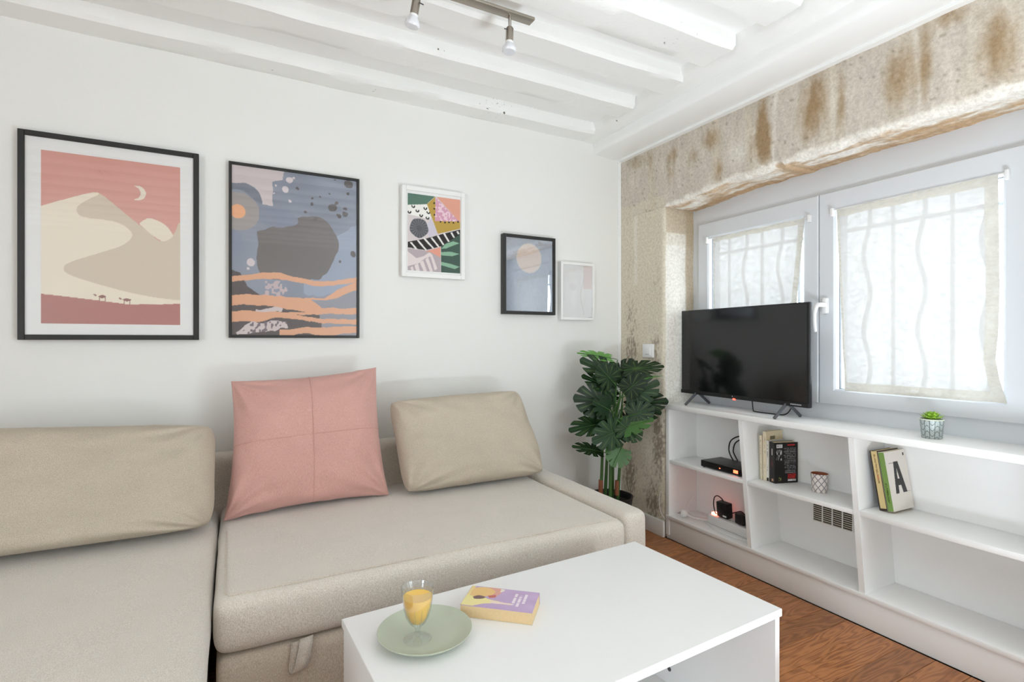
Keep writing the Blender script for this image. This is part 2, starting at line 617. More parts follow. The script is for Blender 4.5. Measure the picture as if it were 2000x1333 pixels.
def crv(pts, per=8):
    return [(p.x, p.y) for p in spline([(a, b, 0) for a, b in pts], per)]

def vnoise(u, v, s, seed=0):
    rs = np.random.RandomState(seed)
    g = rs.rand(64, 64)
    x, y = u * s, v * s
    xi, yi = np.floor(x).astype(int), np.floor(y).astype(int)
    fx, fy = x - xi, y - yi
    fx, fy = fx * fx * (3 - 2 * fx), fy * fy * (3 - 2 * fy)
    q = lambda a, b: g[(yi + b) % 64, (xi + a) % 64]
    return (q(0, 0) * (1 - fx) + q(1, 0) * fx) * (1 - fy) + (q(0, 1) * (1 - fx) + q(1, 1) * fx) * fy

def put(img, mask, col):
    img[mask] = col

def solid(u, col):
    return np.ones(u.shape + (3,)) * np.array(col, float)

# ================================================================== STRUCTURE
def struct(o, label, cat):
    return tag(o, label, cat, kind='structure')

struct(box('wall_left', RX0, 0.3, 0.0, 0.12, -0.02, 2.3, MAT['wall']), 'smooth white painted wall with framed pictures', 'wall')

# walls behind the camera, with openings added to let in sky light
def holed_wall(name, label, fixed_axis, f0, f1, a0, a1, z0, z1, holes, hz0, hz1):
    bm = bmesh.new()
    def add(a, b, c, d):
        if fixed_axis == 'y':
            t = box_bm(a, b, f0, f1, c, d)
        else:
            t = box_bm(f0, f1, a, b, c, d)
        me = bpy.data.meshes.new('t')
        t.to_mesh(me)
        t.free()
        bm.from_mesh(me)
        bpy.data.meshes.remove(me)
    c = a0
    for ha0, ha1 in holes:
        add(c, ha0, z0, z1)
        add(ha0, ha1, z0, hz0)
        add(ha0, ha1, hz1, z1)
        c = ha1
    add(c, a1, z0, z1)
    bmesh.ops.remove_doubles(bm, verts=bm.verts, dist=1e-5)
    return struct(bm_obj(name, bm, MAT['wall']), label, 'wall')
holed_wall('wall_side', 'white end wall beyond the chaise', 'x', RX0 - .12, RX0, RY0, 0.12, -.02, 2.3, [END_SKY_GAP], .16, 2.14)
holed_wall('wall_right_rear', 'white window wall beyond the shelving unit', 'x', 0.0, 0.12, RY0, -1.88, -.02, 2.3, [SIDE_SKY_GAP], .16, 2.14)
holed_wall('wall_back', 'white rear wall with an added opening for sky light', 'y', RY0 - .12, RY0, RX0, 0.3, -.02, 2.3, [REAR_SKY_GAP], .16, 2.14)

# ---- floor: a base slab with individual oak planks
floor = struct(box('floor', RX0, .25, RY0, 0.0, -0.06, -0.012, MAT['ventdark']), 'reddish brown oak plank floor', 'floor')
PW = 0.092
plank_meshes = {}
def plank_mesh(L):
    key = round(L, 3)
    if key not in plank_meshes:
        bm = box_bm(0, L - .0012, 0, PW - .0012, -.012, 0.0, .0009, 1)
        me = bpy.data.meshes.new('plank')
        bmesh.ops.recalc_face_normals(bm, faces=bm.faces[:])
        bm.to_mesh(me)
        bm.free()
        me.materials.append(MAT['wood'])
        plank_meshes[key] = me
    return plank_meshes[key]
nrow = int(math.ceil(-RY0 / PW))
rp = random.Random(3)
for r in range(nrow):
    y = -PW * (r + 1)
    if y < RY0 - .001:
        break
    x = 0.0
    first = rp.choice([.42, .63, .84, 1.05])
    while x > RX0 + .05:
        L = first if x == 0.0 else rp.choice([1.05, 1.26, 1.47])
        L = min(L, x - RX0)
        o = bpy.data.objects.new('plank', plank_mesh(L))
        o.location = (x - L, y, 0)
        COL.objects.link(o)
        o.parent = floor
        x -= L

# ---- ceiling with hand-hewn beams
ceiling = struct(box('ceiling', RX0, .3, RY0, 0.12, 2.205, 2.3, MAT['ceil']), 'white painted ceiling with rough exposed beams', 'ceiling')
def beam(y0, y1, zb, x0, x1, seed, ztop=2.21, amp=.006, end_drop=0.0):
    nx = int((x1 - x0) / .05) + 1
    prof = []
    w = y0 - y1
    c = .014
    # around: far top, far bottom (chamfer), near bottom (chamfer), near top
    prof = [(y0, ztop), (y0, (ztop + zb) / 2), (y0, zb + c), (y0 - c, zb), (y0 - w * .33, zb), (y0 - w * .66, zb), (y1 + c, zb), (y1, zb + c), (y1, (ztop + zb) / 2), (y1, ztop)]
    verts, faces = [], []
    for i in range(nx + 1):
        x = x0 + (x1 - x0) * i / nx
        bow = .010 * mn.noise(Vector((x * .9, seed * 7.1, 2.0)))
        for k, (y, z) in enumerate(prof):
            p = Vector((x * 3.0, y * 9, z * 9 + seed))
            d = amp * mn.noise(p) + amp * .6 * mn.noise(p * 3.1)
            verts.append((x, y + d + bow * (1 if 0 < k < 9 else .3), z + (amp * 1.1 * mn.noise(p + Vector((9, 3, 1))) + .5 * bow if 1 < k < 8 else 0)))
    n = len(prof)
    for i in range(nx):
        for k in range(n - 1):
            faces.append((i * n + k, i * n + k + 1, (i + 1) * n + k + 1, (i + 1) * n + k))
    faces.append(tuple(range(n)))
    faces.append(tuple(nx * n + k for k in range(n))[::-1])
    o = mesh_obj('beam', verts, faces, MAT['beam'], ceiling)
    return smooth_angle(o, 42)
XB = -0.30
beam(0.02, -.13, 2.150, RX0, XB + .02, 1, 2.25)
bs = [(-.326, -.475), (-.617, -.768), (-.885, -1.05), (-1.176, -1.335), (-1.47, -1.62), (-1.76, -1.91), (-2.05, -2.2), (-2.34, -2.49), (-2.63, -2.78), (-2.92, -3.07), (-3.21, -3.36), (-3.5, -3.65), (-3.79, -3.94), (-4.08, -4.23)]
for i, (a, b_) in enumerate(bs):
    beam(a, b_, 2.150 + .004 * math.sin(i * 2.3), RX0, XB + .03 * math.sin(i * 1.7), i + 2)

# rough ledge beam running along the window wall, above the boxed cornice
def ledge():
    ny = 150
    verts, faces = [], []
    y0, y1 = 0.0, RY0
    n = 6
    for i in range(ny + 1):
        y = y0 + (y1 - y0) * i / ny
        e = .030 * mn.noise(Vector((y * 2.2, 4.0, 1.0))) + .014 * mn.noise(Vector((y * 9, 1.0, 7.0)))
        z = 2.152 + .006 * mn.noise(Vector((y * 6, 2.0, 3.0)))
        xin = -.292 + e
        for (x, zz) in [(xin - .01, 2.21), (xin, 2.175), (xin + .016, z + .004), (xin + .05, z - .004), (-.215, z - .004), (-.195, z - .004)]:
            verts.append((x, y, zz + .004 * mn.noise(Vector((x * 30, y * 14, 0)))))
    for i in range(ny):
        for k in range(n - 1):
            faces.append((i * n + k, i * n + k + 1, (i + 1) * n + k + 1, (i + 1) * n + k))
    o = mesh_obj('trim_2', verts, faces, MAT['beam'], smooth=True)
    struct(o, 'rough white ledge beam carrying the ceiling beam ends', 'beam')
ledge()

def extrude_y(name, prof, y0, y1, mat, parent=None, smooth=40):
    verts = [(x, y0, z) for x, z in prof] + [(x, y1, z) for x, z in prof]
    n = len(prof)
    faces = [(k, (k + 1) % n, n + (k + 1) % n, n + k) for k in range(n)]
    faces += [tuple(range(n))[::-1], tuple(range(n, 2 * n))]
    o = mesh_obj(name, verts, faces, mat, parent)
    bm = bmesh.new()
    bm.from_mesh(o.data)
    bmesh.ops.recalc_face_normals(bm, faces=bm.faces[:])
    bm.to_mesh(o.data)
    bm.free()
    return smooth_angle(o, smooth)
# boxed cornice: upright face, rounded nose, sloping soffit and a small bead against the stone
cprof = [(.04, 2.2), (-.198, 2.2), (-.198, 2.118)]
for k in range(7):
    a = math.pi + k / 6 * math.radians(80)
    cprof.append((-.178 + .020 * math.cos(a), 2.116 + .026 * math.sin(a)))
cprof += [(-.12, 2.085), (-.07, 2.079), (-.035, 2.081), (-.026, 2.083), (-.026, 2.070), (.04, 2.070)]
struct(extrude_y('trim_1', cprof, 0.0, RY0, MAT['trim']), 'glossy white boxed cornice along the top of the stone wall', 'cornice')
struct(box('trim_3', -.020, .0, -.008, .0, 0.0, 2.075, MAT['trim'], bevel=.002), 'narrow white strip in the corner beside the stone wall', 'trim')

# ---- raw stone window wall
YL, YR = -0.352, -1.90       # window niche
ZL = 1.735                   # underside of the lintel at the left end
def zl(y):
    return 1.728 + .028 * min(1.0, max(0.0, (-y - .35) / .6)) + .010 * mn.noise(Vector((y * 3.3, 5, 2)))
def stone_col(p, zone):
    x, y, z = p
    q = Vector((0, y, z))
    big = mn.noise(q * 3.1) * .5 + .5
    mid = mn.noise(q * 9.0 + Vector((3, 0, 0))) * .5 + .5
    strk = mn.noise(Vector((4, y * 11, z * 1.4))) * .5 + .5
    fine = mn.noise(q * 42.0) * .5 + .5
    grit = mn.noise(Vector((8, y * 120, z * 60))) * .5 + .5
    grit2 = mn.noise(Vector((2, y * 60, z * 22))) * .5 + .5
    cream = np.array([222, 214, 194.])
    grey = np.array([202, 194, 182.])
    tan = np.array([203, 184, 154.])
    brown = np.array([146, 116, 78.])
    white = np.array([238, 235, 227.])
    dark = np.array([122, 107, 90.])
    if zone == 'pier':
        c = cream * (1 - big * .4) + grey * big * .4
        worn = 0.0
        for (py, pz, ry, rz, k) in ((-.09, 1.17, .06, .12, .55), (-.10, .96, .06, .16, .85), (-.29, .98, .045, .13, .6), (-.31, .50, .05, .22, 1.0), (-.08, .27, .06, .15, 1.0), (-.27, .15, .07, .14, .9), (-.06, 1.85, .06, .18, .5), (-.31, 1.35, .04, .12, .35), (-.08, 1.45, .06, .08, .3), (-.2, .33, .04, .1, .35)):
            worn = max(worn, k * math.exp(-((y - py) / ry) ** 2 - ((z - pz) / rz) ** 2))
        t = max(0, min(1, (worn * .9 + (grit - .5) * 1.5 + (grit2 - .5) * 1.2 - .40) * 2.6)) * min(1, worn * 1.6)
        c = c * (1 - t * .72) + dark * t * .72
        c = c * (1 - .22 * worn) + grey * .22 * worn
        pl = math.exp(-((y + .13) / .014) ** 2) * (1 if 1.35 < z < 1.98 else 0) * .55
        c = c * (1 - pl) + white * pl
        yb = max(0, strk - .5) * .5
        c = c * (1 - yb) + np.array([222, 205, 168.]) * yb
    else:
        c = grey * (1 - mid * .5) + np.array([212, 203, 188.]) * mid * .5
        st = 0.0
        for (py, pz, ry, rz, k) in ((-.935, 1.98, .024, .11, .9), (-.955, 1.85, .030, .09, 1.0), (-.90, 1.89, .045, .08, .6), (-1.165, 1.98, .050, .10, .8), (-1.14, 1.88, .055, .09, .5), (-1.265, 1.90, .020, .14, .6), (-1.46, 1.93, .050, .10, .9), (-1.53, 1.93, .026, .12, .7), (-.66, 1.99, .05, .05, .8), (-.70, 1.83, .026, .05, .8), (-.42, 1.99, .05, .04, .5), (-.55, 1.93, .04, .06, .4), (-1.72, 1.9, .05, .12, .8), (-1.60, 2.06, .06, .04, .6), (-.40, 1.90, .03, .08, .4), (-.25, 1.96, .03, .10, .35), (-.15, 2.03, .1, .05, .4)):
            st += k * math.exp(-((y - py) / ry) ** 2 - ((z - pz) / rz) ** 2)
        rg = mn.noise(Vector((5, y * 34, z * 7))) + .7 * mn.noise(Vector((6, y * 60, z * 26))) + .5 * mn.noise(Vector((7, y * 120, z * 70)))
        st = max(0.0, min(1, (st * 1.05 + .30 * rg * min(1, st * 2.5) - .16) * 1.25))
        c = c * (1 - .05 * rg)
        blk = mn.noise(Vector((round(y * 2.9) * 3.7, 1.5, 2.5)))
        c = c * (1 + .035 * blk)
        c = c * (1 - st * .75) + brown * st * .75
        for yy, ss in ((-1.235, .02), (-1.515, .05), (-.99, -.05)):
            sl = math.exp(-((y - yy - ss * (z - 1.9)) / .009) ** 2) * .6 * (.4 + .8 * mid)
            c = c * (1 - sl) + white * sl
        pale = math.exp(-((y + .82) / .06) ** 2 - ((z - 1.87) / .05) ** 2) * .5
        c = c * (1 - pale) + white * pale
        if z < 1.8 and y > -.36:
            c = c * .5 + cream * .5
        t = max(0.0, strk - .55) * 1.0
        c = c * (1 - t) + tan * t
    po = mn.noise(Vector((11, y * 62, z * 62))) + .35 * mn.noise(Vector((1, y * 4, z * 4)))
    if po > .60 and zone != 'pier':
        c = c * .62 + dark * .38
    if x > .012:                      # niche faces: white paint patches, plus the reveal's lit whiteness put into the colour
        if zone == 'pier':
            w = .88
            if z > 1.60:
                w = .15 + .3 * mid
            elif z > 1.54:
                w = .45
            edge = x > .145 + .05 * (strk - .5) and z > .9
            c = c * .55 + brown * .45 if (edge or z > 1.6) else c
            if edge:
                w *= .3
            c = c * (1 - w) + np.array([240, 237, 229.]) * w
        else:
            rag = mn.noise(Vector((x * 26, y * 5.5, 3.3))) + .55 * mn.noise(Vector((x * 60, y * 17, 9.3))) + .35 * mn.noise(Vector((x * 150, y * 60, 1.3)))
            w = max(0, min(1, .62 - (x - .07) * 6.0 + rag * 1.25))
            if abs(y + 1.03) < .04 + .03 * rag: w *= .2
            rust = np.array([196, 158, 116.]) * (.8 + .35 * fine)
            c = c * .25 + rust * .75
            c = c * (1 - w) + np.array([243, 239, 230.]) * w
    elif zone != 'pier' and y < -.36:
        rag = mn.noise(Vector((z * 40, y * 12, 5.0))) + .6 * mn.noise(Vector((z * 90, y * 40, 2.0)))
        w = max(0, min(1, (.034 + .014 * rag - (z - zl(y))) * 60)) * .9
        c = c * (1 - w) + np.array([242, 238, 229.]) * w
    return c
def stone_patch(rows):
    """rows: list of rows of (point, normal, zone)"""
    verts, cols = [], []
    nr, nc = len(rows), len(rows[0])
    for row in rows:
        for (p, nrm, zone, amp) in row:
            p = Vector(p)
            d = amp * (mn.noise(p * 7.0) * .55 + mn.noise(p * 21.0) * .35 + mn.noise(p * 60.0) * .2)
            verts.append(p + Vector(nrm) * d)
            cols.append(stone_col(p, zone))
    faces = [(i * nc + j, i * nc + j + 1, (i + 1) * nc + j + 1, (i + 1) * nc + j) for i in range(nr - 1) for j in range(nc - 1)]
    return verts, faces, cols
def stone_wall():
    V, F, Cc = [], [], []
    def push(rows):
        v, f, c = stone_patch(rows)
        o = len(V)
        V.extend(v)
        F.extend([tuple(q + o for q in ff) for ff in f])
        Cc.extend(c)
    # pier: sweep over z of the profile (front face -> eroded corner -> reveal)
    rows = []
    nz = 190
    for i in range(nz + 1):
        z = ZL * i / nz
        r = .012 + .010 * (mn.noise(Vector((z * 9, 1, 1))) * .5 + .5)
        yl = YL + .005 * mn.noise(Vector((z * 4, 3, 2)))
        row = []
        for k in range(43):
            y = (yl + r) * k / 42
            amp = .006 * min(1, k / 3)
            row.append(((0, y, z), (-1, 0, 0), 'pier', amp))
        for k in range(1, 5):
            a = k / 4 * math.pi / 2
            row.append(((r - r * math.cos(a), yl + r - r * math.sin(a), z), (-math.cos(a), -math.sin(a), 0), 'pier', .007))
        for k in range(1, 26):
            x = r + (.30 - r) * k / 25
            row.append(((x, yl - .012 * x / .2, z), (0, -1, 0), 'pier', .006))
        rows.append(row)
    push(rows)
    # lintel: sweep over y of the profile (front face -> broken edge -> soffit)
    rows = []
    ny = 220
    for i in range(ny + 1):
        y = 0.0 + (YR - .02) * i / ny
        inn = y < YL
        s = min(1, max(0, (YL - y) / .03))
        nt_ = math.exp(-((y + 1.005) / .018) ** 2)
        r = (.020 + .020 * (mn.noise(Vector((y * 7, 8, 3))) * .5 + .5) + .02 * nt_) * s + .0005
        zb = zl(y) if inn else ZL
        if inn: zb = ZL * (1 - s) + zb * s
        row = []
        for k in range(46):
            z = 2.2 + (zb + r - 2.2) * k / 45
            row.append(((0, y, z), (-1, 0, 0), 'lintel', .006 if y < -.02 else .001))
        for k in range(1, 7):
            a = k / 6 * math.pi / 2
            row.append(((r - r * math.cos(a), y, zb + r - r * math.sin(a)), (-math.cos(a), 0, -math.sin(a)), 'lintel', .016 * s))
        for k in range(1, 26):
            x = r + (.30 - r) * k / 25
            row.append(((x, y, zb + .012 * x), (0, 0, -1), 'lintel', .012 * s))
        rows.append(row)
    push(rows)
    me = bpy.data.meshes.new('wall_right')
    me.from_pydata([tuple(v) for v in V], [], F)
    ca = me.color_attributes.new('Col', 'FLOAT_COLOR', 'POINT')
    C = np.clip(np.array(Cc) / 255, 0, 1)
    C = np.where(C <= .04045, C / 12.92, ((C + .055) / 1.055) ** 2.4)
    ca.data.foreach_set('color', np.concatenate([C, np.ones((len(C), 1))], 1).astype(np.float32).ravel())
    me.materials.append(MAT['stone'])
    me.polygons.foreach_set('use_smooth', [True] * len(me.polygons))
    o = bpy.data.objects.new('wall_right', me)
    COL.objects.link(o)
    struct(o, 'raw beige stone wall with brown stains around the window', 'wall')
stone_wall()
# outer leaf of the window wall: keeps the sky out around the niche
def outer():
    bm = bmesh.new()
    for a in ((.30, .36, -.36, .12, -.02, 2.3), (.30, .36, -1.94, -.36, 1.735, 2.3), (.30, .36, -1.94, -.36, -.02, .70), (.12, .36, -2.0, -1.88, -.02, 2.3)):
        t = box_bm(*a)
        me = bpy.data.meshes.new('t')
        t.to_mesh(me)
        t.free()
        bm.from_mesh(me)
        bpy.data.meshes.remove(me)
    return struct(bm_obj('wall_outer', bm, MAT['base']), 'outer leaf of the window wall', 'wall')
outer()
struct(box('baseboard_right', -.016, 0.0, -.362, -.008, 0.0, .085, MAT['base'], bevel=.004), 'low white baseboard under the stone wall', 'baseboard')
struct(box('baseboard_left', -.66, -.02, -.014, 0.0, 0.0, .085, MAT['base'], bevel=.004), 'white baseboard behind the potted plant', 'baseboard')

# ---- the window: frame, two sashes, panes, gasket, handle
win = thing('window_1', 'white two-leaf window set in the stone niche', 'window', (.23, -1.06, .70), kind='structure')
WX = .200
def frame_rect(name, x0, x1, ya, yb, za, zb, w, mat, parent, bevel=.004, wt=None, wb=None):
    """rectangular moulding: four mitred members in one mesh; ya > yb"""
    wt = wt or w
    wb = wb or w
    prof = [(x1, 0.0), (x0 + bevel, 0.0), (x0, bevel), (x0, 1 - .12), (x0 + bevel * 1.5, 1.0), (x1, 1.0)]
    outer_ = [(ya, za), (yb, za), (yb, zb), (ya, zb)]
    inner_ = [(ya - w, za + wb), (yb + w, za + wb), (yb + w, zb - wt), (ya - w, zb - wt)]
    verts, faces = [], []
    for c in range(4):
        for (x, t) in prof:
            tt = t if t in (0.0, 1.0) or t > .5 else t / w
            verts.append((x, outer_[c][0] + (inner_[c][0] - outer_[c][0]) * tt, outer_[c][1] + (inner_[c][1] - outer_[c][1]) * tt))
    n = len(prof)
    for c in range(4):
        d = (c + 1) % 4
        for k in range(n):
            l = (k + 1) % n
            faces.append((c * n + k, c * n + l, d * n + l, d * n + k))
    o = mesh_obj(name, verts, faces, mat, parent)
    bm = bmesh.new()
    bm.from_mesh(o.data)
    bmesh.ops.recalc_face_normals(bm, faces=bm.faces[:])
    bm.to_mesh(o.data)
    bm.free()
    return o
frame_rect('window_frame', WX, WX + .10, -.350, -1.80, .690, 1.80, .067, MAT['pvc'], win, wt=.170, wb=.095)
box('sky_gap_filler', WX, WX + .10, -1.795, -1.90, .690, 1.80, MAT['pvc'], win)  # unseen filler added to keep sky from leaking past the frame
for nm, ya, yb in (('l', -.413, -1.0635), ('r', -1.0665, -1.737)):
    s = frame_rect('sash', WX - .016, WX + .07, ya, yb, .768, 1.648, .069 if nm == 'r' else .069, MAT['pvc'], win, wt=.084, wb=.064)
    gl = box('pane', WX + .025, WX + .031, ya - .060, yb + .060, .822, 1.572, MAT['pane'], s)
    frame_rect('gasket', WX + .012, WX + .024, ya - .067, yb + .067, .830, 1.566, .004, MAT['gasket'], s, bevel=.001)
    if nm == 'r':
        hb = box('handle_plate', WX - .030, WX - .016, -1.112, -1.083, 1.142, 1.212, MAT['white_plastic'], s, bevel=.010, seg=4)
        pts = spline([(WX - .03, -1.098, 1.180), (WX - .055, -1.097, 1.180), (WX - .066, -1.088, 1.176), (WX - .068, -1.080, 1.150), (WX - .068, -1.079, 1.11), (WX - .064, -1.081, 1.068)], 6)
        tube('handle', pts, .009, MAT['white_plastic'], s, n=10, radii=[.0095] * (len(pts) - 6) + [.0095, .009, .0085, .008, .0075, .006])
# iron window bars outside
gr = thing('window_grille', 'pale iron bars outside the curtained window', 'window grille', (.44, -1.06, .75))
for y in [-.40 - .103 * k for k in range(14)]:
    k = round((-y - .40) / .103)
    if k % 2 == 0:
        tube('bar', [(.44, y, .70), (.44, y, 1.74)], .008, MAT['iron'], gr, n=8)
    else:
        pts = [(.44, y + .014 * math.sin(z * 19), z) for z in [.70 + .026 * q for q in range(41)]]
        tube('wavy_bar', pts, .009, MAT['iron'], gr, n=8)
for z in (1.525, .80):
    tube('cross_bar', [(.44, -.33, z), (.44, -1.83, z)], .009, MAT['iron'], gr, n=8)

# ================================================================== CURTAINS
def curtain(label, left, right, ztop, zbot, rodlabel, hl, hr, htop, hbot, bend, seed, ya, yb):
    """left(z), right(z) give the two edges; a flat panel with soft ripples, hems sewn on"""
    t = thing('sheer_curtain', label, 'curtain', (.176, (left(zbot) + right(zbot)) / 2, zbot), 'short sheer curtains on the window')
    nu, nv = 70, 90
    def P(u, v, off=0.0):
        z = ztop + (zbot - ztop) * v
        y = left(z) + (right(z) - left(z)) * u
        x = .176 + off
        x += v * .005 * math.sin(u * 21 + seed + 3 * v) + .004 * mn.noise(Vector((u * 5, v * 6, seed))) * (0.3 + v) + .0015 * mn.noise(Vector((u * 22, v * 30, seed)))
        return (x, y, z + .003 * mn.noise(Vector((u * 6, v * 2, seed + 4))))
    verts = [P(i / nu, j / nv) for j in range(nv + 1) for i in range(nu + 1)]
    faces = [(j * (nu + 1) + i, j * (nu + 1) + i + 1, (j + 1) * (nu + 1) + i + 1, (j + 1) * (nu + 1) + i) for j in range(nv) for i in range(nu)]
    mesh_obj('cloth', verts, faces, MAT['sheer'], t, smooth=True)
    def strip(u0, u1, v0, v1, n, m):
        vs = [P(u0 + (u1 - u0) * i / n, v0 + (v1 - v0) * j / m, -.0012) for j in range(m + 1) for i in range(n + 1)]
        fs = [(j * (n + 1) + i, j * (n + 1) + i + 1, (j + 1) * (n + 1) + i + 1, (j + 1) * (n + 1) + i) for j in range(m) for i in range(n)]
        mesh_obj('hem', vs, fs, MAT['hem'], t, smooth=True)
    W, H = abs(left(ztop) - right(ztop)), ztop - zbot
    strip(0, 1, 0, htop / H, 60, 3)
    strip(0, 1, 1 - hbot / H, 1, 60, 4)
    strip(0, hl / W, htop / H, 1 - hbot / H, 2, 80)
    strip(1 - hr / W, 1, htop / H, 1 - hbot / H, 3, 80)
    r = thing('curtain_rod', rodlabel, 'curtain rod', (.17, (ya + yb) / 2, ztop), 'thin white curtain rods')
    tube('rod', [(.1815, ya, ztop + .001), (.1815, yb, ztop + .001)], .0035, MAT['white_plastic'], r, n=10)
    for y in (ya, yb):
        box('bracket', .168, .186, y - .006, y + .006, ztop - .022, ztop + .010, MAT['white_plastic'], r, bevel=.003)
def mk(ptsz):
    zs = [p[0] for p in ptsz][::-1]
    ys = [p[1] for p in ptsz][::-1]
    return lambda z: float(np.interp(z, zs, ys))
curtain('smaller sheer white curtain on the window leaf behind the television', mk([(1.56, -.520), (1.23, -.524), (.83, -.530)]), mk([(1.56, -1.010), (1.4, -.995), (1.2, -.975), (.83, -.97)]), 1.560, .835,
        'thin white rod holding the curtain behind the television', .007, .026, .022, .035, 1, 2.0, -.478, -1.030)
curtain('wide sheer white curtain on the window leaf above the succulent', mk([(1.566, -1.146), (1.37, -1.155), (1.16, -1.163), (.83, -1.176)]), mk([(1.566, -1.660), (1.2, -1.663), (1.05, -1.660), (.97, -1.654), (.90, -1.664), (.83, -1.684)]), 1.566, .830,
        'thin white rod holding the wide curtain above the succulent', .009, .036, .030, .034, 1, 5.0, -1.128, -1.683)

# ================================================================== BUILT-IN SHELVING
ZT = .703
sh = thing('shelving_unit', 'white built-in open shelving unit with leaning dividers under the window', 'shelving', (.1, -1.07, 0))
XBK = .200
box('side_panel', .0, XBK, -.366, -.388, .02, .676, MAT['cab'], sh, bevel=.002)
box('side_panel', .0, XBK, -1.855, -1.877, .02, .676, MAT['cab'], sh, bevel=.002)
box('back_panel', XBK, XBK + .018, -.362, -1.878, .0, .676, MAT['cab'], sh)
box('plinth', .006, .024, -.366, -1.877, .0, .104, MAT['cab'], sh, bevel=.001)
box('bottom_board', -.004, XBK, -.366, -1.877, .104, .122, MAT['cab'], sh, bevel=.003)
def leaning(yt, yb, th=.020):
    z0, z1 = .1222, .6755
    vs = []
    for x in (.0, XBK):
        vs += [(x, yb + th / 2, z0), (x, yb - th / 2, z0), (x, yt - th / 2, z1), (x, yt + th / 2, z1)]
    fs = [(0, 1, 2, 3), (7, 6, 5, 4), (0, 4, 5, 1), (1, 5, 6, 2), (2, 6, 7, 3), (3, 7, 4, 0)]
    mesh_obj('divider', vs, fs, MAT['cab'], sh)
def yd(yt, yb, z):
    return yb + (yt - yb) * (z - .1222) / (.6755 - .1222)
D1, D2 = (-.822, -.872), (-1.300, -1.340)
leaning(*D1)
leaning(*D2)
ZS = .412
box('shelf_board', .002, XBK, -.388, yd(*D1, .40) + .0105, ZS - .018, ZS, MAT['cab'], sh, bevel=.0015)
box('shelf_board', .002, XBK, yd(*D1, .40) - .0105, yd(*D2, .40) + .0105, ZS - .018, ZS, MAT['cab'], sh, bevel=.0015)
box('shelf_board', .002, XBK, yd(*D2, .40) - .0105, -1.855, ZS - .016, ZS + .004, MAT['cab'], sh, bevel=.0015)
tb = box('sill_board', -.010, .203, -.3655, -1.878, .676, ZT, MAT['cab'], bevel=.004)
tag(tb, 'long white painted board on top of the shelving, under the window', 'sill board')

# vent grille on the back panel
vt = thing('vent_grille', 'small slotted vent grille at the back of the middle compartment', 'vent', (XBK, -1.115, .27))
VY0, VY1, VZ0, VZ1 = -1.033, -1.198, .264, .334
box('backing', XBK - .001, XBK - .0002, VY0, VY1, VZ0, VZ1, MAT['ventdark'], vt)
for k in range(9):
    z = VZ0 + (VZ1 - VZ0) * k / 8
    box('slat', XBK - .004, XBK - .001, VY0, VY1, z - .0018, z + .0018, MAT['slat'], vt)
for k in range(5):
    y = VY0 + (VY1 - VY0) * k / 4
    box('mullion', XBK - .0045, XBK - .001, y - .0022, y + .0022, VZ0 - .002, VZ1 + .002, MAT['cab'], vt)

# ================================================================== TELEVISION
tvL, tvR = Vector((.094, -.381, 0)), Vector((.052, -1.107, 0))
tvd = (tvR - tvL)
tvang = math.atan2(tvd.y, tvd.x)
TW, TH_, TT = tvd.length, .432, .022
TZ0 = .757
# local frame: u along the width, w away from the viewer (into the window), z up
def TVM():
    u = tvd.normalized()
    w = Vector((-u.y, u.x, 0))
    if w.x < 0:
        w = -w
    m = Matrix(((u.x, w.x, 0, tvL.x), (u.y, w.y, 0, tvL.y), (0, 0, 1, TZ0), (0, 0, 0, 1)))
    return m
TM = TVM()
tv = thing('television', 'black flat-screen television standing on the white sill board', 'television', (.07, -.74, ZT))
box('casing', 0, TW, .002, TT, 0, TH_, MAT['black'], tv, bevel=.003, M=TM)
box('screen', .006, TW - .006, -.0006, .0022, .020, TH_ - .006, MAT['screen'], tv, M=TM)
box('lower_bezel', .001, TW - .001, -.002, .003, .001, .019, MAT['blackmatt'], tv, M=TM)
box('rear_housing', .12, TW - .12, TT, .055, .04, TH_ - .13, MAT['blackmatt'], tv, bevel=.010, M=TM)
pw = box('power_light', TW * .475, TW * .49, -.003, .004, -.004, .004, MAT['led'], tv, M=TM)
box('sensor_dot', TW * .468, TW * .472, -.0028, -.0015, .011, .014, MAT['white_plastic'], tv, M=TM)
def logo(u, v):
    img = solid(u, (24, 24, 25))
    for k in range(7):
        a = k / 7 + .02
        m = (u > a) & (u < a + .115) & (v > .18) & (v < .82)
        hole = (u > a + .04) & (u < a + .08) & (((v > .35) & (v < .5)) if k % 2 else ((v > .55) & (v < .7)))
        img[m & ~hole] = (178, 178, 180)
    return img
lz0, lz1 = .0065, .0135
lu0, lu1 = TW - .082, TW - .030
sheet('brand_mark', [TM @ Vector((lu0, -.0026, lz1)), TM @ Vector((lu1, -.0026, lz1)), TM @ Vector((lu0, -.0026, lz0)), TM @ Vector((lu1, -.0026, lz0))], raster(57, 11, logo), MAT['print'], tv)
for u in (.105, TW - .105):
    verts = []
    for s in (-1, 1):
        # V-shaped foot: one leg to the front, one to the rear
        p0 = TM @ Vector((u, .012, .012))
        p1 = TM @ Vector((u, .012 + s * .082, ZT - TZ0 + .003))
        bm = box_bm(-.007, .007, -.004, .004, 0, (p1 - p0).length, .0015, 1)
        q = (p1 - p0).to_track_quat('Z', 'X')
        bmesh.ops.transform(bm, matrix=Matrix.Translation(p0) @ q.to_matrix().to_4x4(), verts=bm.verts)
        for v in bm.verts:
            v.co.z = max(v.co.z, ZT + .0004)
        bm_obj('foot', bm, MAT['greymetal'], tv)
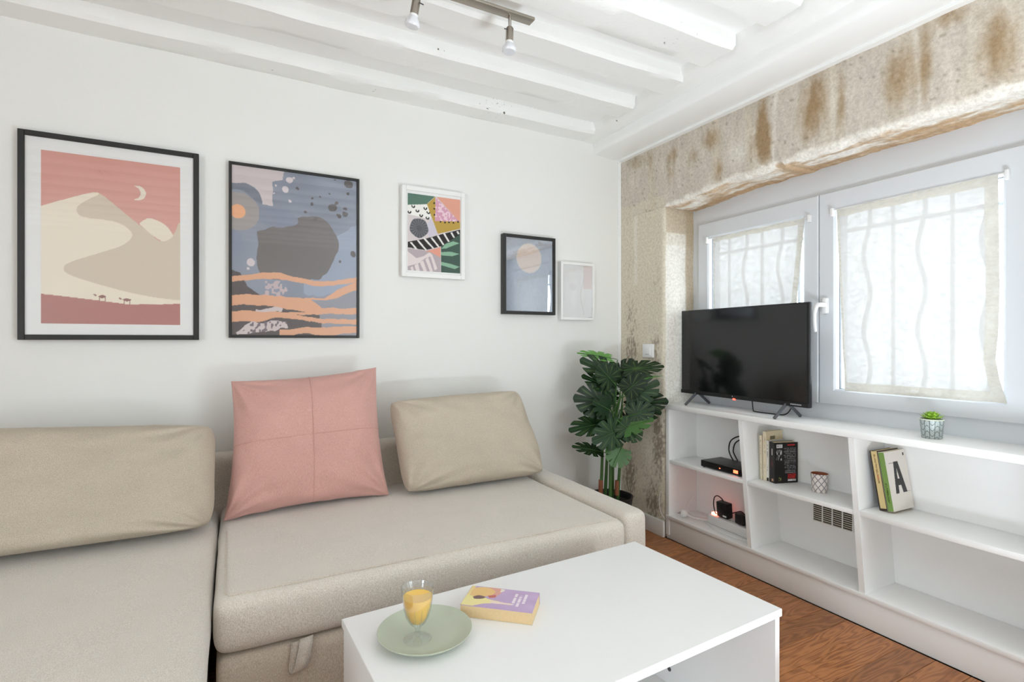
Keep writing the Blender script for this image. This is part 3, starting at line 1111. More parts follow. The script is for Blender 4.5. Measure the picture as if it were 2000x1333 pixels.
c = tube('television_cable', spline([TM @ Vector((.40, .06, .06)), TM @ Vector((.405, .055, .0)), TM @ Vector((.415, .05, -.045)), TM @ Vector((.43, .045, -.0505)), TM @ Vector((.50, .05, -.0505)), TM @ Vector((.56, .07, -.050)), TM @ Vector((.60, .06, -.02)), TM @ Vector((.61, .055, .02))], 8), .0026, MAT['black'], None)
tag(c, 'thin dark cable looping on the sill under the television', 'cable')

# ================================================================== SUCCULENT ON THE SILL
PX, PY = .080, -1.519
sp = thing('succulent_pot', 'small green succulent in a grey leaf-patterned pot on the sill', 'potted plant', (PX, PY, ZT))
def pot_mat():
    m, nt, b = new_mat('grey_leaf_pattern_glaze')
    tc = N(nt, 'ShaderNodeTexCoord')
    sep = N(nt, 'ShaderNodeSeparateXYZ')
    nt.links.new(tc.outputs['Object'], sep.inputs[0])
    # angle around the pot and height give a chain of pointed leaves
    sx = N(nt, 'ShaderNodeMath', operation='SUBTRACT'); sx.inputs[1].default_value = PX
    sy = N(nt, 'ShaderNodeMath', operation='SUBTRACT'); sy.inputs[1].default_value = PY
    nt.links.new(sep.outputs['X'], sx.inputs[0]); nt.links.new(sep.outputs['Y'], sy.inputs[0])
    at = N(nt, 'ShaderNodeMath', operation='ARCTAN2')
    nt.links.new(sy.outputs[0], at.inputs[0]); nt.links.new(sx.outputs[0], at.inputs[1])
    k = N(nt, 'ShaderNodeMath', operation='MULTIPLY'); k.inputs[1].default_value = 7.0
    nt.links.new(at.outputs[0], k.inputs[0])
    cs = N(nt, 'ShaderNodeMath', operation='COSINE'); nt.links.new(k.outputs[0], cs.inputs[0])
    kz = N(nt, 'ShaderNodeMath', operation='MULTIPLY'); kz.inputs[1].default_value = 170.0
    nt.links.new(sep.outputs['Z'], kz.inputs[0])
    ad = N(nt, 'ShaderNodeMath', operation='MULTIPLY_ADD'); ad.inputs[1].default_value = 1.4
    nt.links.new(cs.outputs[0], ad.inputs[0]); nt.links.new(kz.outputs[0], ad.inputs[2])
    s2 = N(nt, 'ShaderNodeMath', operation='SINE'); nt.links.new(ad.outputs[0], s2.inputs[0])
    ab = N(nt, 'ShaderNodeMath', operation='ABSOLUTE'); nt.links.new(cs.outputs[0], ab.inputs[0])
    mn_ = N(nt, 'ShaderNodeMath', operation='MINIMUM'); 
    a2 = N(nt, 'ShaderNodeMath', operation='ABSOLUTE'); nt.links.new(s2.outputs[0], a2.inputs[0])
    nt.links.new(ab.outputs[0], mn_.inputs[0]); nt.links.new(a2.outputs[0], mn_.inputs[1])
    rp = N(nt, 'ShaderNodeValToRGB')
    rp.color_ramp.elements[0].position = .10; rp.color_ramp.elements[0].color = rgb(70, 78, 74)
    rp.color_ramp.elements[1].position = .26; rp.color_ramp.elements[1].color = rgb(176, 186, 184)
    nt.links.new(mn_.outputs[0], rp.inputs['Fac'])
    nt.links.new(rp.outputs['Color'], b.inputs['Base Color'])
    b.inputs['Roughness'].default_value = .4
    return m
lathe('pot', [(0, 0), (.026, 0), (.0285, .002), (.0335, .062), (.0305, .062), (.0295, .052), (0, .050)], pot_mat(), sp, (PX, PY, ZT), 40)
lathe('pot_rim', [(.0302, .0600), (.0302, .0650), (.0338, .0650), (.0338, .0615)], plain('cream_pot_rim', rgb(214, 218, 200), .5), sp, (PX, PY, ZT), 40)
def succ_leaf(ang, tilt, L, W, base_z):
    verts, faces = [], []
    n = 5
    for i in range(n + 1):
        t = i / n
        w = W * math.sin(math.pi * min(1, .12 + t * .93)) ** .8 * (1 if t < .9 else .4)
        up = .25 * W * (1 - t)
        for s, h in ((-1, 0), (-.5, -up * .8), (0, -up), (.5, -up * .8), (1, 0), (.5, up), (0, up * 1.2), (-.5, up)):
            verts.append(Vector((t * L, s * w, h + .12 * L * t * t)))
    for i in range(n):
        for k in range(8):
            faces.append((i * 8 + k, i * 8 + (k + 1) % 8, (i + 1) * 8 + (k + 1) % 8, (i + 1) * 8 + k))
    faces.append(tuple(range(8)))
    faces.append(tuple(n * 8 + k for k in range(8))[::-1])
    M = Matrix.Translation((PX, PY, ZT + base_z)) @ Matrix.Rotation(ang, 4, 'Z') @ Matrix.Rotation(-tilt, 4, 'Y')
    mesh_obj('leaf', [M @ v for v in verts], faces, MAT['succ'], sp, smooth=True)
for ring, (cnt, tilt, L, W, bz) in enumerate(((10, .30, .040, .0110, .061), (9, .58, .034, .0105, .064), (7, .92, .027, .009, .067), (5, 1.25, .020, .007, .069))):
    for k in range(cnt):
        succ_leaf(k * 2 * math.pi / cnt + ring * .4, tilt, L, W, bz)

# ================================================================== BOOKS
def book(label, M, th, wd, ht, cover, pages, group=None, cat='book', ct=.0018, square=.0):
    """local frame: x from spine (0) to fore-edge (wd), y thickness 0..th, z height"""
    o = thing('book', label, cat, M.to_translation(), group)
    bm = bmesh.new()
    for a in ((0, wd, 0, ct, 0, ht), (0, wd, th - ct, th, 0, ht), (0, ct, ct, th - ct, 0, ht)):
        t = box_bm(*a)
        me = bpy.data.meshes.new('t'); t.to_mesh(me); t.free(); bm.from_mesh(me); bpy.data.meshes.remove(me)
    bmesh.ops.remove_doubles(bm, verts=bm.verts, dist=1e-5)
    bmesh.ops.transform(bm, matrix=M, verts=bm.verts)
    bm_obj('cover', bm, cover, o)
    e = .0015 + square
    box('pages', ct, wd - e, ct, th - ct, e * .6, ht - e, pages, o, M=M)
    return o
def frame_at(origin, xdir, tilt_y=0.0):
    """x axis points from spine into the shelf; y axis to the viewer's right (-Y world)"""
    x = Vector(xdir).normalized()
    y = Vector((x.y, -x.x, 0))
    if y.y > 0:
        y = -y
    z = Vector((0, 0, 1))
    m = Matrix(((x.x, y.x, z.x, origin[0]), (x.y, y.y, z.y, origin[1]), (x.z, y.z, z.z, origin[2]), (0, 0, 0, 1)))
    if tilt_y:
        m = m @ Matrix.Rotation(tilt_y, 4, 'X')
    return m
BZ = ZS + .0005
def lines_print(name, corners, img, parent):
    return sheet(name, corners, img, MAT['cover'], parent)
def facing(M, wd, ht, th, eps=.0004):
    """corners TL TR BL BR of the +y face"""
    y = th + eps
    return [M @ Vector((0.0015, y, ht - .001)), M @ Vector((wd - .001, y, ht - .001)), M @ Vector((0.0015, y, .001)), M @ Vector((wd - .001, y, .001))]
def spine(M, ht, th, eps=.0004):
    return [M @ Vector((-eps, 0.0008, ht - .001)), M @ Vector((-eps, th - .0005, ht - .001)), M @ Vector((-eps, 0.0008, .001)), M @ Vector((-eps, th - .0005, .001))]
def spine_text(base, ink, seed, band=(.38, .66)):
    def fn(u, v):
        img = solid(u, base)
        n = vnoise(u * .3, v, 46, seed)
        m = (u > band[0]) & (u < band[1]) & (n > .55) & (((v > .1) & (v < .45)) | ((v > .6) & (v < .75)))
        img[m] = ink
        return img
    return fn
G2 = 'books in the middle compartment'
M1 = frame_at((.078, -.866, BZ), (1, 0, 0), .02)
b1 = book('thin cream paperback nearest the divider in the middle compartment', M1, .011, .110, .196, MAT['cream_cover'], MAT['paper'], G2)
sheet('spine_print', spine(M1, .196, .011), raster(8, 80, spine_text((224, 212, 186), (150, 138, 110), 3)), MAT['cover'], b1)
M2 = frame_at((.080, -.880, BZ), (1, 0, 0), .012)
b2 = book('tall cream book standing between the thin paperback and the white one', M2, .017, .112, .216, MAT['cream_cover'], MAT['paper'], G2)
def c2(u, v):
    img = solid(u, (222, 206, 170))
    img[(u > .22) & (u < .52) & (v > .10) & (v < .17)] = (120, 112, 84)
    return img
sheet('cover_print', facing(M2, .112, .216, .017), raster(40, 70, c2), MAT['cover'], b2)
sheet('spine_print', spine(M2, .216, .017), raster(9, 80, spine_text((226, 214, 186), (170, 156, 124), 9)), MAT['cover'], b2)
M3 = frame_at((.078, -.8985, BZ), (1, 0, 0), .010)
b3 = book('thin white book pressed against the black paperback', M3, .011, .108, .178, MAT['white_cover'], MAT['paper'], G2)
def s3(u, v):
    img = spine_text((226, 222, 212), (96, 92, 88), 5)(u, v)
    img[v > .92] = (40, 36, 34)
    return img
sheet('spine_print', spine(M3, .178, .011), raster(8, 80, s3), MAT['cover'], b3)
M4 = frame_at((.079, -.9115, BZ), (.109, -.032, 0))
b4 = book('thick black paperback with grey back-cover text and red print', M4, .034, .114, .176, MAT['ink'], MAT['paper'], G2)
def c4(u, v):
    img = solid(u, (26, 23, 22))
    img[(u > .06) & (u < .33) & (v > .04) & (v < .125)] = (196, 192, 190)
    n = vnoise(u, v * .2, 60, 4)
    img[(u > .10) & (u < .30) & (v > .065) & (v < .10) & (n > .5)] = (110, 106, 104)
    img[(u > .55) & (u < .88) & (v > .045) & (v < .075)] = (190, 30, 34)
    ln = (np.sin(v * 2 * np.pi * 23) > 0) & (u > .36) & (u < .92) & (v > .12) & (v < .76) & (vnoise(u, np.round(v * 23) / 23, 40, 8) > .34)
    img[ln & (u > .36 + .10 * vnoise(u * 0, np.round(v * 23) / 23, 50, 2))] = (118, 114, 114)
    ph = (u > .05) & (u < .30) & (v > .17) & (v < .44)
    g = vnoise(u, v, 22, 6)
    img[ph & (g > .45)] = (92, 90, 90)
    img[ph & (g > .68)] = (176, 174, 172)
    img[(u > .56) & (u < .92) & (v > .78) & (v < .90)] = (176, 34, 32)
    img[(u > .56) & (u < .92) & (v > .78) & (v < .90) & (vnoise(u, v, 50, 12) > .6)] = (90, 20, 20)
    img[(u > .56) & (u < .92) & (v > .915) & (v < .96) & (vnoise(u, v * .2, 44, 3) > .34)] = (214, 210, 208)
    img[(u > .16) & (u < .27) & (v > .86) & (v < .95) & (vnoise(u, v, 40, 15) > .45)] = (120, 126, 70)
    return img
sheet('cover_print', facing(M4, .114, .176, .034), raster(110, 170, c4), MAT['cover'], b4)
def s4(u, v):
    img = solid(u, (30, 26, 25))
    img[(u > .42) & (u < .6) & (v > .16) & (v < .32)] = (190, 188, 186)
    img[(u > .42) & (u < .58) & (v > .40) & (v < .60) & (vnoise(u, v, 40, 7) > .4)] = (120, 30, 30)
    img[(u > .4) & (u < .75) & (v > .90) & (v < .96)] = (196, 150, 120)
    return img
sheet('spine_print', spine(M4, .176, .034), raster(24, 100, s4), MAT['cover'], b4)
G3 = 'books leaning in the right compartment'
BZ3 = ZS + .0045
TL = .165
M5 = frame_at((.067, -1.3635, BZ3), (1, -.02, 0), TL)
# the books lean to the left, so their tops rest on the divider
b5 = book('old cream-spined book with dark covers leaning against the divider', M5, .029, .127, .212, MAT['dark_cover'], MAT['paper_tan'], G3)
def s5(u, v):
    img = solid(u, (208, 186, 132))
    img[(u < .14) | (u > .88)] = (46, 40, 32)
    img[(u > .4) & (u < .62) & (v > .05) & (v < .55) & (vnoise(u, v, 60, 3) > .42)] = (140, 108, 66)
    img[(u > .4) & (u < .62) & (v > .40) & (v < .48)] = (188, 120, 84)
    img[v > .965] = (60, 50, 40)
    return img
sheet('spine_print', spine(M5, .212, .029), raster(20, 110, s5), MAT['cover'], b5)
M6 = M5 @ Matrix.Translation((-.004, .0297, 0.0))
b6 = book('green-spined book showing a white cover with a large black letter A', M6, .021, .131, .208, MAT['white_cover'], MAT['paper_tan'], G3)
def s6(u, v):
    img = solid(u, (120, 150, 78))
    img[(u > .35) & (u < .65) & (v > .52) & (v < .86) & (vnoise(u, v, 60, 5) > .4)] = (70, 92, 36)
    img[u < .08] = (40, 40, 30)
    return img
sheet('spine_print', spine(M6, .208, .021), raster(20, 110, s6), MAT['cover'], b6)
def c6(u, v):
    img = solid(u, (222, 214, 204))
    A = inpoly(u, v, [(.24, .72), (.345, .18), (.56, .18), (.80, .72), (.60, .72), (.545, .585), (.42, .585), (.40, .72)])
    hole = inpoly(u, v, [(.435, .475), (.445, .285), (.52, .475)])
    img[A & ~hole] = (30, 26, 24)
    img[(v > .193) & (v < .202) & (u > .12) & (u < .34)] = (150, 142, 132)
    img[(v > .705) & (v < .714) & (u > .78) & (u < .95)] = (140, 132, 122)
    img[(u > .86) & (u < .93) & (v > .045) & (v < .095)] = (70, 66, 62)
    return img
sheet('cover_print', facing(M6, .131, .208, .021), raster(110, 160, c6), MAT['cover'], b6)

# ================================================================== SMALL PATTERNED POT
mg = thing('candle_pot', 'small white pot with grey lattice pattern on the middle shelf', 'pot', (.122, -1.108, ZS))
def lattice():
    m, nt, b = new_mat('grey_lattice_on_white')
    tc = N(nt, 'ShaderNodeTexCoord'); sep = N(nt, 'ShaderNodeSeparateXYZ')
    nt.links.new(tc.outputs['Object'], sep.inputs[0])
    sx = N(nt, 'ShaderNodeMath', operation='SUBTRACT'); sx.inputs[1].default_value = .122
    sy = N(nt, 'ShaderNodeMath', operation='SUBTRACT'); sy.inputs[1].default_value = -1.108
    nt.links.new(sep.outputs['X'], sx.inputs[0]); nt.links.new(sep.outputs['Y'], sy.inputs[0])
    at = N(nt, 'ShaderNodeMath', operation='ARCTAN2')
    nt.links.new(sy.outputs[0], at.inputs[0]); nt.links.new(sx.outputs[0], at.inputs[1])
    ka = N(nt, 'ShaderNodeMath', operation='MULTIPLY'); ka.inputs[1].default_value = 4.0
    nt.links.new(at.outputs[0], ka.inputs[0])
    res = []
    for s in (1, -1):
        kz = N(nt, 'ShaderNodeMath', operation='MULTIPLY_ADD'); kz.inputs[1].default_value = 105.0 * s
        nt.links.new(sep.outputs['Z'], kz.inputs[0]); nt.links.new(ka.outputs[0], kz.inputs[2])
        sn = N(nt, 'ShaderNodeMath', operation='SINE'); nt.links.new(kz.outputs[0], sn.inputs[0])
        ab = N(nt, 'ShaderNodeMath', operation='ABSOLUTE'); nt.links.new(sn.outputs[0], ab.inputs[0])
        res.append(ab)
    mi = N(nt, 'ShaderNodeMath', operation='MINIMUM')
    nt.links.new(res[0].outputs[0], mi.inputs[0]); nt.links.new(res[1].outputs[0], mi.inputs[1])
    rp = N(nt, 'ShaderNodeValToRGB')
    rp.color_ramp.elements[0].position = .26; rp.color_ramp.elements[0].color = rgb(140, 132, 134)
    rp.color_ramp.elements[1].position = .34; rp.color_ramp.elements[1].color = rgb(226, 216, 210)
    nt.links.new(mi.outputs[0], rp.inputs['Fac']); nt.links.new(rp.outputs['Color'], b.inputs['Base Color'])
    b.inputs['Roughness'].default_value = .4
    return m
lathe('wall', [(0, .0), (.026, .0), (.027, .001), (.0325, .075), (.0312, .0752)], lattice(), mg, (.122, -1.108, ZS + .0003), 48)
lathe('inside', [(.0312, .0752), (.030, .072), (.0265, .012), (0, .011)], MAT['cork'], mg, (.122, -1.108, ZS + .0003), 48)

# ================================================================== ELECTRONICS ON THE LEFT SHELVES
st = thing('set_top_box', 'flat black set-top box with glowing red digits on the shelf', 'set-top box', (.1, -.69, ZS))
SBM = Matrix.Translation((0, 0, ZS))
box('case', .030, .170, -.805, -.572, .004, .034, MAT['black'], st, bevel=.002, M=SBM)
box('front_window', .0290, .031, -.800, -.578, .007, .031, MAT['screen'], st, M=SBM)
for k in range(4):
    box('digit', .0284, .0291, -.764 - .0065 * k - .0045, -.764 - .0065 * k, .012, .026, MAT['led_soft'], st, M=SBM)
box('standby_light', .0284, .0291, -.690, -.684, .014, .018, MAT['led_soft'], st, M=SBM)
for x, y in ((.04, -.585), (.16, -.585), (.04, -.79), (.16, -.79)):
    lathe('rubber_foot', [(0, 0), (.007, 0), (.007, .0045), (0, .0045)], MAT['blackmatt'], st, (x, y, ZS + .0002), 12)
for k, (dy, dz) in enumerate(((0, 0), (-.016, -.010))):
    xc = .150 + .012 * k
    c = tube('aerial_cable', spline([(xc, -.664 + dy, ZS + .0352), (xc, -.645 + dy, ZS + .062), (xc, -.638 + dy, ZS + .092 + dz), (xc, -.650 + dy, ZS + .130 + dz), (xc, -.690 + dy, ZS + .156 + dz), (xc, -.75 + dy, ZS + .170 + dz), (xc, -.800, ZS + .172 + dz)], 8), .0032, MAT['black'])
    tag(c, ('outer' if k == 0 else 'inner') + ' black cable arching up behind the set-top box', 'cable', 'cables behind the set-top box')

ZB = .122
ps = thing('power_strip', 'white multi-socket power strip with glowing red switch on the bottom shelf', 'power strip', (.13, -.65, ZB))
PS0, PS1 = Vector((.120, -.562, 0)), Vector((.100, -.845, 0))
pu = (PS1 - PS0).normalized()
pwv = Vector((-pu.y, pu.x, 0))
if pwv.x < 0: pwv = -pwv
PM = Matrix(((pu.x, pwv.x, 0, PS0.x), (pu.y, pwv.y, 0, PS0.y), (0, 0, 1, ZB + .0003), (0, 0, 0, 1)))
box('body', 0, .270, -.032, .032, 0, .044, MAT['white_plastic'], ps, bevel=.008, seg=3, M=PM)
box('rocker_switch', .008, .034, -.013, .013, .042, .055, MAT['neon'], ps, bevel=.002, M=PM)
for k in range(4):
    cxk = .070 + .056 * k
    s = lathe('socket', [(.0205, .0445), (.0205, .0452), (.0185, .0452), (.018, .0442), (.0, .0442)], MAT['white_plastic'], ps, (0, 0, 0), 24, M=PM @ Matrix.Translation((cxk, 0, 0)))
    for q in (-1, 1):
        lathe('pin_hole', [(0, .0446), (.0028, .0446), (.0028, .0442), (0, .0442)], MAT['ventdark'], s, (0, 0, 0), 10, M=PM @ Matrix.Translation((cxk + .0095 * q, 0, 0)))
a1 = thing('power_adapter', 'upright black power adapter with pale sticker plugged into the power strip', 'adapter', PM @ Vector((.085, 0, .04)), 'black power adapters')
RA = PM @ Matrix.Translation((.080, 0, .046)) @ Matrix.Rotation(.08, 4, 'X')
box('body', -.034, .034, -.016, .022, 0.002, .076, MAT['black'], a1, bevel=.005, M=RA)
box('sticker', .006, .028, -.0168, -.0158, .010, .018, MAT['white_plastic'], a1, M=RA)
c = tube('adapter_cable', spline([RA @ Vector((-.005, .004, .077)), RA @ Vector((-.012, .002, .090)), RA @ Vector((-.035, -.002, .099)), RA @ Vector((-.055, -.004, .084)), RA @ Vector((-.060, -.006, .048)), RA @ Vector((-.050, -.010, .018)), RA @ Vector((-.040, -.012, .008))], 8), .0026, MAT['black'])
tag(c, 'black cable curling over the upright adapter', 'cable')
a2 = thing('power_adapter', 'small black plug adapter at the divider end of the power strip', 'adapter', PM @ Vector((.17, 0, .04)), 'black power adapters')
RB = PM @ Matrix.Translation((.182, 0, .046))
box('body', -.022, .030, -.020, .020, 0.002, .050, MAT['black'], a2, bevel=.006, M=RB)
c = tube('plug_cable', spline([RA @ Vector((.0345, .010, .030)), RA @ Vector((.05, .016, .036)), RB @ Vector((-.02, .014, .052)), RB @ Vector((.0, .006, .056)), RB @ Vector((.02, .0, .051))], 8), .0026, MAT['black'])
tag(c, 'short black lead between the two adapters', 'cable')
pl = thing('white_plug', 'white mains plug lying loose on the bottom shelf', 'plug', (.05, -.452, ZB))
PLM = Matrix.Translation((.052, -.462, ZB + .019)) @ Matrix.Rotation(math.radians(-68), 4, 'Z')
RZ = Matrix.Rotation(math.radians(90), 4, 'Y')
lathe('plug_body', [(0, 0), (.010, 0), (.0185, .012), (.0185, .026), (.0165, .028), (0, .028)], MAT['white_plastic'], pl, (0, 0, 0), 24, M=PLM @ RZ @ Matrix.Rotation(math.pi, 4, 'X'))
for q in (-1, 1):
    tube('pin', [PLM @ Vector((-.028, q * .0095, 0)), PLM @ Vector((-.046, q * .0095, 0))], .0023, MAT['chrome'], pl, n=8)
lead = spline([PLM @ Vector((.0, 0, 0)), PLM @ Vector((.03, .003, -.010)), (.085, -.515, ZB + .006), (.10, -.545, ZB + .005), (.115, -.560, ZB + .012), (.123, -.5645, ZB + .016)], 8)
c = tube('white_lead', lead, .0034, MAT['white_plastic'])
tag(c, 'white lead running from the loose plug to the power strip', 'cable')
loop = spline([(.080, -.548, ZB + .0036), (.060, -.600, ZB + .004), (.040, -.66, ZB + .0032), (.036, -.74, ZB + .0032), (.045, -.80, ZB + .0032), (.055, -.842, ZB + .0032)], 10)
c = tube('white_lead', loop, .0030, MAT['white_plastic'])
tag(c, 'white lead curving along the front of the power strip', 'cable')
c = tube('thin_white_wire', spline([(.16, -.40, ZB + .08), (.13, -.405, ZB + .06), (.10, -.42, ZB + .03), (.11, -.45, ZB + .006), (.14, -.50, ZB + .003), (.17, -.55, ZB + .003), (.18, -.62, ZB + .003)], 8), .0016, MAT['white_plastic'])
tag(c, 'thin white wire loop against the left shelf side', 'cable')
c = tube('wall_wire', spline([(-.006, -.334, .235), (-.010, -.326, .19), (-.012, -.335, .15), (-.018, -.352, .125), (-.012, -.375, .100)], 8), .0016, MAT['white_plastic'])
tag(c, 'thin white wire hanging on the stone beside the shelving', 'cable')

# light switch on the stone
sw = thing('light_switch', 'square white light switch on the stone wall above the plant', 'light switch', (-.005, -.244, .977))
box('plate', -.016, -.002, -.284, -.204, .940, 1.014, MAT['white_plastic'], sw, bevel=.003)
box('rocker', -.019, -.0155, -.268, -.220, .954, 1.000, MAT['white_plastic'], sw, bevel=.0015)
box('mark_slot', -.0194, -.0188, -.256, -.232, .9565, .9585, MAT['greyink'], sw)

# ================================================================== TRACK LIGHT
tl = thing('track_light', 'brushed metal spotlight bar under the white beams', 'track light', (-1.45, -.868, 2.15))
YB = -.868
box('bar', -1.80, -1.098, YB - .019, YB + .019, 2.118, 2.128, MAT['steel'], tl, bevel=.002)
for x in (-1.74, -1.60):
    box('mount_bracket', x - .03, x + .03, YB + .006, YB + .014, 2.1275, 2.206, MAT['steel'], tl)
for x, tilt, az in ((-1.185, 0.05, 0.5), (-1.506, -.22, 2.2)):
    h = lathe('spot_stem', [(0, .0), (.0055, .0), (.0055, .044), (0, .044)], MAT['chrome'], tl, (x, YB, 2.075), 14)
    Mx = Matrix.Translation((x, YB, 2.078)) @ Matrix.Rotation(az, 4, 'Z') @ Matrix.Rotation(tilt, 4, 'Y')
    lathe('spot_holder', [(0, 0), (.010, 0), (.0128, -.004), (.0128, -.048), (.0108, -.048), (.0, -.046)], MAT['steel'], tl, (0, 0, 0), 20, M=Mx)
    bu = lathe('bulb', [(.0, -.046), (.0105, -.046), (.0125, -.054), (.0205, -.066), (.0235, -.076), (.0235, -.080), (.0205, -.084), (.0, -.0848)], plain('frosted_bulb_glass', rgb(226, 228, 232), .12, spec=.8), tl, (0, 0, 0), 24, M=Mx)
    lathe('bulb_collar', [(.0108, -.046), (.0132, -.048), (.0132, -.054), (.0115, -.055)], MAT['white_plastic'], bu, (0, 0, 0), 20, M=Mx)
    tube('tilt_lever', [Mx @ Vector((-.010, 0, -.012)), Mx @ Vector((-.030, 0, -.020))], .0018, MAT['greymetal'], tl, n=8)

# ================================================================== FRAMED PICTURES
def px_uv(pts, x0, x1, ty0, ty1, by0, by1):
    """points measured on the skewed picture -> u, v"""
    out = []
    for x, y in pts:
        u = (x - x0) / (x1 - x0)
        t = ty0 + (ty1 - ty0) * u
        b = by0 + (by1 - by0) * u
        out.append((u, (y - t) / (b - t)))
    return out
def art_desert(u, v):
    Q = lambda p: px_uv(p, 214, 940, 250, 343, 1153, 1157)
    img = solid(u, (218, 160, 148))  # print colours lightened to carry the reflection haze of the glass
    img += ((v - .2) * 16 + 5 * (vnoise(u, v, 5, 1) - .5))[..., None] * np.array([.2, .9, .9])
    m = inpoly(u, v, Q(crv([(480, 470), (520, 486), (600, 550), (690, 622), (760, 672), (830, 724), (900, 690), (945, 650), (948, 1100), (214, 1100), (214, 560)], 6)))
    put(img, m, (216, 201, 180))
    m = inpoly(u, v, Q(crv([(712, 632), (740, 612), (775, 604), (850, 636), (898, 690), (880, 712), (840, 724), (780, 690)], 6)))
    put(img, m, (238, 227, 207))
    m = inpoly(u, v, Q([(210, 544), (330, 506), (420, 480), (470, 470)] + crv([(490, 470), (498, 480), (430, 515), (388, 550), (396, 585), (440, 602), (580, 622), (655, 660), (672, 700), (620, 745), (500, 785), (360, 832), (322, 865), (350, 898), (470, 940), (640, 985), (800, 1015), (950, 1030)], 6) + [(950, 1130), (210, 1130)]))
    put(img, m, (240, 229, 209))
    m = inpoly(u, v, Q([(200, 998), (330, 1012), (480, 1030), (640, 1050), (800, 1052), (960, 1046), (960, 1180), (200, 1180)]))
    put(img, m, (182, 118, 112))
    c = Q([(700, 473)])[0]
    asp = .61 / .414
    d1 = np.hypot(u - c[0], (v - c[1]) * asp)
    d2 = np.hypot(u - c[0] + .034, (v - c[1]) * asp)
    put(img, (d1 < .066) & (d2 > .060), (236, 226, 208))
    for (cx_, cy_) in ((515, 1012), (645, 1028)):
        a, b_ = Q([(cx_, cy_)])[0]
        body = (np.abs(u - a) < .028) & (np.abs(v - b_) < .006 + .004 * np.cos((u - a) * 90))
        legs = ((np.abs(u - a - .022) < .003) | (np.abs(u - a + .02) < .003)) & (v > b_) & (v < b_ + .028)
        neck = (np.abs((u - a + .04) - (v - b_) * 1.2) < .008) & (v < b_) & (v > b_ - .014)
        put(img, body | legs | neck, (150, 100, 92))
    return img
def art_abstract(u, v):
    Q = lambda p: px_uv(p, 107, 925, 128, 255, 1255, 1255)
    asp = .71 / .50
    wob = (vnoise(u, v, 9, 2) - .5) * .03 + (vnoise(u, v, 24, 3) - .5) * .016
    u2, v2 = u + wob, v + wob * .7
    n = vnoise(u, v, 4, 5)
    img = solid(u, (136, 143, 158)) + ((n - .5) * 26)[..., None]
    put(img, inpoly(u2, v2, Q(crv([(640, 640), (760, 620), (940, 560), (940, 900), (600, 1000), (560, 900)], 6))), (150, 160, 180))
    put(img, inpoly(u2, v2, Q([(90, 100), (425, 170), (420, 235), (345, 238), (352, 400), (285, 385), (230, 300), (90, 240)])), (206, 194, 194))
    put(img, inpoly(u2, v2, Q(crv([(100, 250), (190, 255), (260, 300), (285, 380), (240, 360), (170, 300), (100, 290)], 5))), (112, 118, 132))
    cx_, cy_ = Q([(145, 440)])[0]
    d = np.hypot(u - cx_, (v - cy_) * asp) + wob * .6
    put(img, d < .155, (158, 150, 146))
    put(img, inpoly(u2, v2, Q(crv([(250, 560), (400, 520), (520, 480), (640, 478), (720, 520), (775, 600), (785, 660), (735, 790), (660, 885), (480, 880), (300, 865), (262, 700)], 6))), (104, 96, 94))
    put(img, inpoly(u2, v2, Q(crv([(262, 400), (420, 430), (515, 490), (500, 550), (380, 540), (260, 480)], 6))), (126, 133, 152))
    put(img, inpoly(u2, v2, Q(crv([(100, 560), (150, 580), (150, 680), (105, 720), (60, 640)], 6))), (130, 138, 160))
    put(img, (np.hypot(u - cx_ + .0, (v - cy_) * asp) < .058), (236, 172, 126))
    for x, y, r in ((858, 268, 30), (755, 425, 31), (778, 393, 15), (850, 478, 19), (846, 438, 13), (805, 485, 15), (790, 475, 9), (612, 398, 13), (615, 362, 9), (895, 725, 20), (795, 765, 10), (770, 245, 6), (852, 327, 11), (522, 300, 9), (727, 330, 6), (667, 350, 6), (640, 500, 16), (560, 440, 10)):
        a, b_ = Q([(x, y)])[0]
        put(img, np.hypot(u - a + wob, (v - b_) * asp + wob) < r / 818, (86, 78, 78))
    for x, y, r in ((440, 300, 24), (465, 238, 21), (468, 376, 11), (225, 775, 27), (207, 815, 9), (373, 272, 7), (490, 225, 8), (362, 322, 6)):
        a, b_ = Q([(x, y)])[0]
        put(img, np.hypot(u - a + wob * .5, (v - b_) * asp) < r / 818, (214, 202, 204))
    # dark ground at the lower left, lighter mist on the right
    put(img, inpoly(u2, v2, Q([(90, 810), (150, 830), (200, 930), (300, 1000), (640, 1060), (700, 1290), (90, 1290)])), (70, 56, 56))
    put(img, inpoly(u2, v2, Q([(640, 1010), (950, 960), (950, 1290), (690, 1290)])), (142, 142, 152))
    speck = vnoise(u, v, 62, 9) > .48
    put(img, inpoly(u2, v2, Q([(245, 1075), (420, 1065), (420, 1100), (250, 1100)])), (206, 192, 190))
    put(img, inpoly(u2, v2, Q([(225, 1165), (440, 1160), (445, 1195), (300, 1230), (150, 1255), (140, 1240)])), (210, 196, 194))
    put(img, inpoly(u2, v2, Q([(300, 900), (420, 890), (450, 960), (400, 1030), (300, 1000)])) & speck, (196, 176, 178))
    put(img, inpoly(u, v, Q([(225, 1165), (445, 1160), (445, 1195), (300, 1230), (150, 1255)])) & (vnoise(u, v, 63, 4) > .62), (110, 96, 104))
    put(img, inpoly(u2, v2, Q([(430, 1015), (590, 1020), (585, 1045), (440, 1040)])) & speck, (110, 92, 86))
    org = (224, 166, 128)
